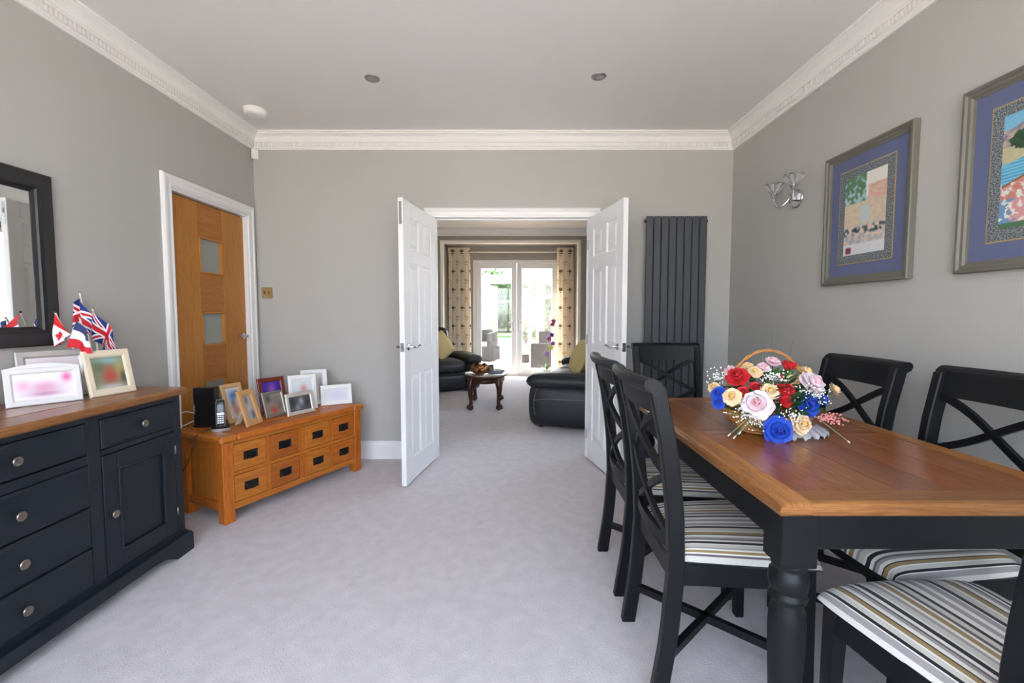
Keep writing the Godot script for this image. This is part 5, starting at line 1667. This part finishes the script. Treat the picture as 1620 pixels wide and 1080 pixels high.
	var dark := mat(c8(34, 72, 38), 0.55)
	for k in 120:
		var a := rng.randf() * TAU
		var rr := sqrt(rng.randf())
		var p := mesh(o, "leaf", lm, M.green if k % 2 else dark)
		p.position = Vector3(cos(a) * 0.15 * rr - 0.01, 0.07 + 0.11 * (1.0 - rr * rr) + rng.randf() * 0.03, sin(a) * 0.085 * rr + 0.015)
		p.rotation = Vector3(rng.randf_range(-0.7, 0.3), -a + PI / 2 + rng.randf_range(-0.5, 0.5), rng.randf_range(-0.4, 0.4))
	# tiny white filler flowers
	var bb := MB.new()
	bb.ball(Vector3.ZERO, Vector3(0.0028, 0.0028, 0.0028), 6, 4)
	var mm := MultiMesh.new()
	mm.transform_format = MultiMesh.TRANSFORM_3D
	mm.mesh = bb.done()
	mm.instance_count = 640
	var sprays := MB.new()
	for k in 640:
		var c: Vector3 = [Vector3(-0.07, 0.06, 0.10), Vector3(0.085, 0.152, 0.075), Vector3(0.03, 0.19, 0.03), Vector3(-0.12, 0.09, 0.09), Vector3(-0.16, 0.20, -0.02), Vector3(0.02, 0.08, 0.115), Vector3(0.13, 0.14, 0.07), Vector3(0.0, 0.20, 0.03)][k % 8]
		var q := c + Vector3(rng.randfn() * 0.024, rng.randfn() * 0.016, rng.randfn() * 0.012)
		mm.set_instance_transform(k, Transform3D(Basis(), q))
		if k % 5 == 0: sprays.tube([c + Vector3(0, -0.03, -0.03), q], 0.0007, 4, false)
	var mi := MultiMeshInstance3D.new()
	mi.name = "filler_blossom"
	mi.multimesh = mm
	mi.material_override = mat(c8(240, 240, 234), 0.7)
	mi.set_meta("kind", "stuff")
	o.add_child(mi, true)
	part(o, "filler_twigs", sprays, stemm).set_meta("kind", "stuff")
	# long bare stems with white tips, lower left and right
	for s in [[-0.175, 0.018, 0.10], [-0.165, 0.014, 0.115], [-0.15, 0.03, 0.12], [0.205, 0.002, 0.13], [-0.19, 0.09, 0.10]]:
		mb = MB.new()
		var e := Vector3(s[0], s[1], s[2])
		mb.tube([Vector3(s[0] * 0.25, 0.08, 0.06), Vector3(s[0] * 0.6, 0.075, 0.09), e], 0.0013, 5)
		var q := part(o, "grass_stem", mb, mat(c8(120, 150, 110), 0.6))
		mb = MB.new()
		mb.tube([e, e + (e - Vector3(s[0] * 0.6, 0.075, 0.09)).normalized() * 0.012], [0.002, 0.0024], 6)
		part(q, "tip", mb, M.white)
	# thin wisps above
	mb = MB.new()
	for s in [[-0.05, 0.31, -0.02], [0.03, 0.36, -0.03], [0.09, 0.34, 0.0], [-0.02, 0.305, 0.0]]:
		mb.tube([Vector3(s[0] * 0.4, 0.12, s[2]), Vector3(s[0] * 0.8, 0.22, s[2]), Vector3(s[0], s[1], s[2])], [0.0011, 0.0009, 0.0004], 4, false)
	part(o, "wisps", mb, mat(c8(120, 140, 120), 0.6)).set_meta("kind", "stuff")
	# pink heather
	for s in [[0.275, 0.055, 0.065], [0.262, 0.075, 0.05], [0.245, 0.045, 0.085], [0.20, 0.065, 0.10]]:
		mb = MB.new()
		var e := Vector3(s[0], s[1], s[2])
		var a := Vector3(0.10, 0.07, 0.06)
		for k in 20:
			var q := a.lerp(e, 0.35 + 0.65 * k / 25.0)
			mb.ball(q + Vector3(rng.randfn(), rng.randfn(), rng.randfn()) * 0.0045, Vector3(0.0042, 0.0035, 0.0042), 5, 3)
		part(o, "heather_sprig", mb, mat(c8(232, 150, 146), 0.7))
	# silver net frill under the front
	mb = MB.new()
	mb.grid(func(u: float, v: float) -> Vector3:
		var a := PI * (0.05 + 0.5 * u)
		return Vector3(cos(a) * (0.12 + 0.045 * v) + 0.05, 0.035 - 0.03 * v + 0.006 * sin(u * 37.0) * v + 0.004 * sin(u * 90.0) * v, sin(a) * (0.085 + 0.035 * v)), 40, 4)
	part(o, "net_frill", mb, mat(c8(176, 178, 186), 0.4, 0.3))

# ---------------------------------------------------------------- the far room
func seam(parent: Node3D, pts: Array):
	var mb := MB.new()
	mb.tube(pts, 0.0035, 5)
	part(parent, "stitching", mb, M.stitch)

func sofa_like(o: Node3D, L: float, seats: int):
	var mb := MB.new()
	var aw := 0.25
	var inner := L - 2 * aw
	mb.soft(Vector3(0, 0.18, -0.02), Vector3(inner + 0.06, 0.30, 0.82), 0.05)
	part(o, "base", mb, M.leather)
	for s in [-1.0, 1.0]:
		mb = MB.new()
		mb.soft(Vector3(s * (L / 2 - aw / 2), 0.245, 0.0), Vector3(aw, 0.45, 0.88), 0.08, Vector3(0.025, 0, 0.03), 10)
		var arm := part(o, "arm", mb, M.leather)
		mb = MB.new()
		mb.soft(Vector3(s * (L / 2 - aw / 2), 0.495, 0.03), Vector3(aw + 0.05, 0.14, 0.88), 0.07, Vector3(0, 0.025, 0.02), 10)
		part(arm, "arm_pad", mb, M.leather)
		var x: float = s * (L / 2 + 0.024)
		seam(arm, [Vector3(x - s * 0.012, 0.36, -0.38), Vector3(x, 0.33, -0.2), Vector3(x + s * 0.001, 0.325, 0.05), Vector3(x - s * 0.004, 0.32, 0.28), Vector3(x - s * 0.02, 0.30, 0.385)])
		seam(arm, [Vector3(x - s * 0.03, 0.42, 0.36), Vector3(x - s * 0.018, 0.30, 0.39), Vector3(x - s * 0.02, 0.18, 0.385), Vector3(x - s * 0.04, 0.06, 0.36)])
	var w := inner / seats
	for k in seats:
		var x := -inner / 2 + w * (k + 0.5)
		mb = MB.new()
		mb.soft(Vector3(x, 0.385, 0.06), Vector3(w - 0.006, 0.19, 0.76), 0.06, Vector3(0, 0.03, 0.03), 10)
		var c := part(o, "seat_cushion", mb, M.leather)
		seam(c, [Vector3(x, 0.488, -0.2), Vector3(x, 0.495, 0.1), Vector3(x, 0.478, 0.35), Vector3(x, 0.43, 0.452), Vector3(x, 0.36, 0.468), Vector3(x, 0.3, 0.45)])
		mb = MB.new()
		mb.soft(Vector3(x, 0.17, 0.40), Vector3(w - 0.01, 0.22, 0.09), 0.035, Vector3(0, 0, 0.015), 8)
		part(o, "footrest", mb, M.leather)
		mb = MB.new()
		var tl := Basis(Vector3.RIGHT, -0.2)
		mb.soft(Vector3(x, 0.60, -0.27), Vector3(w - 0.006, 0.34, 0.24), 0.09, Vector3(0, 0, 0.04), 10, tl)
		part(o, "back_cushion", mb, M.leather)
		mb = MB.new()
		mb.soft(Vector3(x, 0.83, -0.33), Vector3(w - 0.006, 0.26, 0.22), 0.09, Vector3(0, 0.02, 0.03), 10, tl)
		var hr := part(o, "head_cushion", mb, M.leather)
		for q in [-0.16, 0.0, 0.16]: seam(hr, [Vector3(x + q * w * 1.6, 0.955, -0.32), Vector3(x + q * w * 1.5, 0.9, -0.215), Vector3(x + q * w * 1.3, 0.78, -0.185), Vector3(x + q * w, 0.72, -0.19)])
	mb = MB.new()
	mb.soft(Vector3(0, 0.48, -0.41), Vector3(inner + 0.1, 0.86, 0.14), 0.06, Vector3.ZERO, 8, Basis(Vector3.RIGHT, -0.1))
	part(o, "rear_panel", mb, M.leather)
	for sx in [-1.0, 1.0]:
		for sz in [-1.0, 1.0]:
			mb = MB.new()
			mb.lathe([Vector2(0, 0), Vector2(0.025, 0), Vector2(0.03, 0.04), Vector2(0, 0.04)], 10, Transform3D(Basis(), Vector3(sx * (L / 2 - 0.12), 0, sz * 0.34)))
			part(o, "foot", mb, M.black_plastic)

func curtain(label: String, x0: float, x1: float, folds: float, sd: float):
	var o := thing("curtain", label, "curtain", P((x0 + x1) / 2, 0, DW - 0.14), 0, "curtains at the garden doors")
	var w := x1 - x0
	var mb := MB.new()
	mb.grid(func(u: float, v: float) -> Vector3:
		var y := 2.40 - v * 2.385
		var k := clampf(v * 6.0, 0.35, 1.0)
		var a := u * folds * TAU + sd
		return Vector3((u - 0.5) * w * (0.96 + 0.06 * v) + 0.012 * sin(a * 2.0) * k, y, 0.038 * k * sin(a) + 0.012 * sin(a * 0.5 + 1.0)), 90, 16, Vector2(w * 1.7, 2.4))
	part(o, "drape", mb, M.curtain)
	mb = MB.new()
	mb.grid(func(u: float, v: float) -> Vector3:
		var a := u * folds * 3.0 * TAU
		return Vector3((u - 0.5) * w * 0.97, 2.43 - v * 0.10, 0.025 + 0.012 * sin(a)), 90, 2, Vector2(w * 1.7, 0.1))
	part(o, "heading", mb, M.curtain)

func living_room():
	var s := thing("sofa", "long black leather recliner sofa angled towards the garden doors", "sofa", P(0.92, 0, 5.64), deg_to_rad(-106.9))
	sofa_like(s, 2.2, 3)
	var a := thing("armchair", "black leather recliner armchair facing the round table", "armchair", P(-1.12, 0, 7.22), deg_to_rad(30))
	sofa_like(a, 0.98, 1)
	var mb := MB.new()
	mb.soft(Vector3.ZERO, Vector3(0.42, 0.42, 0.13), 0.06, Vector3(-0.03, -0.03, 0.045), 12)
	var cm := mb.done()
	var c := mesh(self, numbered("cushion"), cm, M.mustard)
	c.set_meta("label", "mustard cushion propped on the armchair")
	c.set_meta("category", "cushion")
	c.set_meta("group", "mustard scatter cushions")
	c.transform = Transform3D(Basis(Vector3.UP, deg_to_rad(48)) * Basis(Vector3.RIGHT, -0.35) * Basis(Vector3.BACK, 0.5), P(-1.13, 0.685, 7.14))
	c = mesh(self, numbered("cushion"), cm, M.mustard)
	c.set_meta("label", "mustard cushion leaning on the near end of the sofa")
	c.set_meta("category", "cushion")
	c.set_meta("group", "mustard scatter cushions")
	c.transform = Transform3D(Basis(Vector3.UP, deg_to_rad(-100)) * Basis(Vector3.RIGHT, -0.38) * Basis(Vector3.BACK, 0.12), P(0.79, 0.70, 5.22))
	# oval coffee table
	var t := thing("coffee_table", "oval dark wood coffee table with glass top and carved ball feet", "table", P(-0.34, 0, 5.93))
	var rx := 0.285; var rz := 0.46
	mb = MB.new()
	mb.lathe([Vector2(0, 0.40), Vector2(0.93, 0.40), Vector2(0.98, 0.406), Vector2(1.0, 0.416), Vector2(1.0, 0.422), Vector2(0.97, 0.430), Vector2(0, 0.430)], 48, Transform3D(Basis.from_scale(Vector3(rx, 1, rz)), Vector3.ZERO))
	part(t, "top_frame", mb, M.mahogany)
	mb = MB.new()
	mb.lathe([Vector2(0, 0.4305), Vector2(0.94, 0.4305), Vector2(0.95, 0.4335), Vector2(0.94, 0.4365), Vector2(0, 0.4365)], 48, Transform3D(Basis.from_scale(Vector3(rx, 1, rz)), Vector3.ZERO))
	var tg := mat(Color(0.82, 0.9, 0.86, 0.12), 0.03)
	tg.transparency = BaseMaterial3D.TRANSPARENCY_ALPHA
	part(t, "glass_top", mb, tg)
	mb = MB.new()
	mb.lathe([Vector2(0.80, 0.335), Vector2(0.84, 0.335), Vector2(0.86, 0.35), Vector2(0.86, 0.401), Vector2(0.78, 0.401)], 40, Transform3D(Basis.from_scale(Vector3(rx, 1, rz)), Vector3.ZERO))
	part(t, "apron", mb, M.mahogany)
	for sx in [-1.0, 1.0]:
		for sz in [-1.0, 1.0]:
			mb = MB.new()
			var d := Vector3(sx * 0.5, 0, sz * 0.86).normalized()
			var b := Vector3(sx * 0.165, 0, sz * 0.30)
			mb.tube([b + Vector3(0, 0.40, 0), b + d * 0.02 + Vector3(0, 0.34, 0), b + d * 0.035 + Vector3(0, 0.27, 0), b + d * 0.025 + Vector3(0, 0.18, 0), b + d * 0.012 + Vector3(0, 0.10, 0), b + d * 0.02 + Vector3(0, 0.065, 0)], [0.042, 0.046, 0.036, 0.027, 0.022, 0.026], 12)
			mb.ball(b + d * 0.028 + Vector3(0, 0.036, 0), Vector3(0.04, 0.036, 0.04), 14, 8)
			for k in 5:
				var an := atan2(d.z, d.x) + (k - 2) * 0.7
				mb.tube([b + d * 0.022 + Vector3(0, 0.075, 0), b + d * 0.028 + Vector3(cos(an) * 0.036, 0.055, sin(an) * 0.036), b + d * 0.028 + Vector3(cos(an) * 0.043, 0.02, sin(an) * 0.043)], [0.012, 0.010, 0.006], 6)
			part(t, "leg", mb, M.mahogany)
	# things on it
	var TT := 0.437
	var br := mat(c8(150, 104, 66), 0.3, 0.85)
	var lo := thing("lotus_ornament", "bronze lotus shaped candle bowl on the coffee table", "ornament", P(-0.40, TT, 5.68))
	mb = MB.new()
	mb.lathe([Vector2(0, 0), Vector2(0.05, 0), Vector2(0.05, 0.012), Vector2(0.03, 0.025), Vector2(0.03, 0.04), Vector2(0, 0.04)], 18)
	part(lo, "base", mb, br)
	var pt := petal_mesh(0.11, 0.13, 0.7, 0.05)
	for k in 10:
		var p := mesh(lo, "petal", pt, br)
		p.basis = Basis(Vector3.UP, TAU * k / 10) * Basis(Vector3.RIGHT, 0.55 if k % 2 else 0.25)
		p.position = Vector3(0, 0.03, 0) + p.basis.z * 0.03
	for k in 2:
		var r := thing("remote_control", ["dark remote control lying beside the lotus bowl", "second dark remote control lying further back on the coffee table"][k], "remote control", P(-0.21 + 0.02 * k, TT, 5.78 + 0.16 * k), -1.35 + 0.2 * k, "remote controls")
		mb = MB.new()
		mb.soft(Vector3(0, 0.010, 0), Vector3(0.05, 0.02, 0.19), 0.009, Vector3.ZERO, 6)
		part(r, "body", mb, mat([c8(40, 48, 70), c8(24, 25, 28)][k], 0.35))
		mb = MB.new()
		for i in 6:
			for j in 3: mb.box(Vector3((j - 1) * 0.013, 0.0205, -0.07 + i * 0.02), Vector3(0.008, 0.002, 0.008), 0.001)
		part(r, "buttons", mb, mat(c8(120, 124, 130), 0.5))
	var gb := thing("trinket_box", "small grey glass trinket box behind the lotus bowl", "box", P(-0.33, TT, 6.05), 0.3)
	mb = MB.new()
	mb.box(Vector3(0, 0.035, 0), Vector3(0.15, 0.07, 0.11), 0.006)
	part(gb, "body", mb, mat(c8(120, 124, 126), 0.12, 0.3))
	mb = MB.new()
	mb.box(Vector3(0, 0.08, 0), Vector3(0.156, 0.018, 0.116), 0.006)
	part(gb, "lid", mb, mat(c8(96, 100, 102), 0.12, 0.3))
	# curtains and their pole
	curtain("cream curtain printed with brown leaves on the armchair side", -1.20, -0.78, 5.0, 0.3)
	curtain("cream curtain printed with brown leaves on the sofa side", 0.83, 1.15, 4.0, 1.2)
	var po := thing("curtain_pole", "thin cream curtain pole across the garden doors", "curtain pole")
	mb = MB.new()
	mb.tube([P(-1.21, 2.36, DW - 0.055), P(1.155, 2.36, DW - 0.055)], 0.014, 10)
	part(po, "pole", mb, M.cream_white)
	for x in [-1.15, 0.03, 1.10]:
		mb = MB.new()
		mb.tube([P(x, 2.36, DW - 0.055), P(x, 2.36, DW)], 0.008, 8)
		mb.box(P(x, 2.36, DW - 0.006), Vector3(0.03, 0.06, 0.012), 0.003)
		part(po, "bracket", mb, M.pewter)
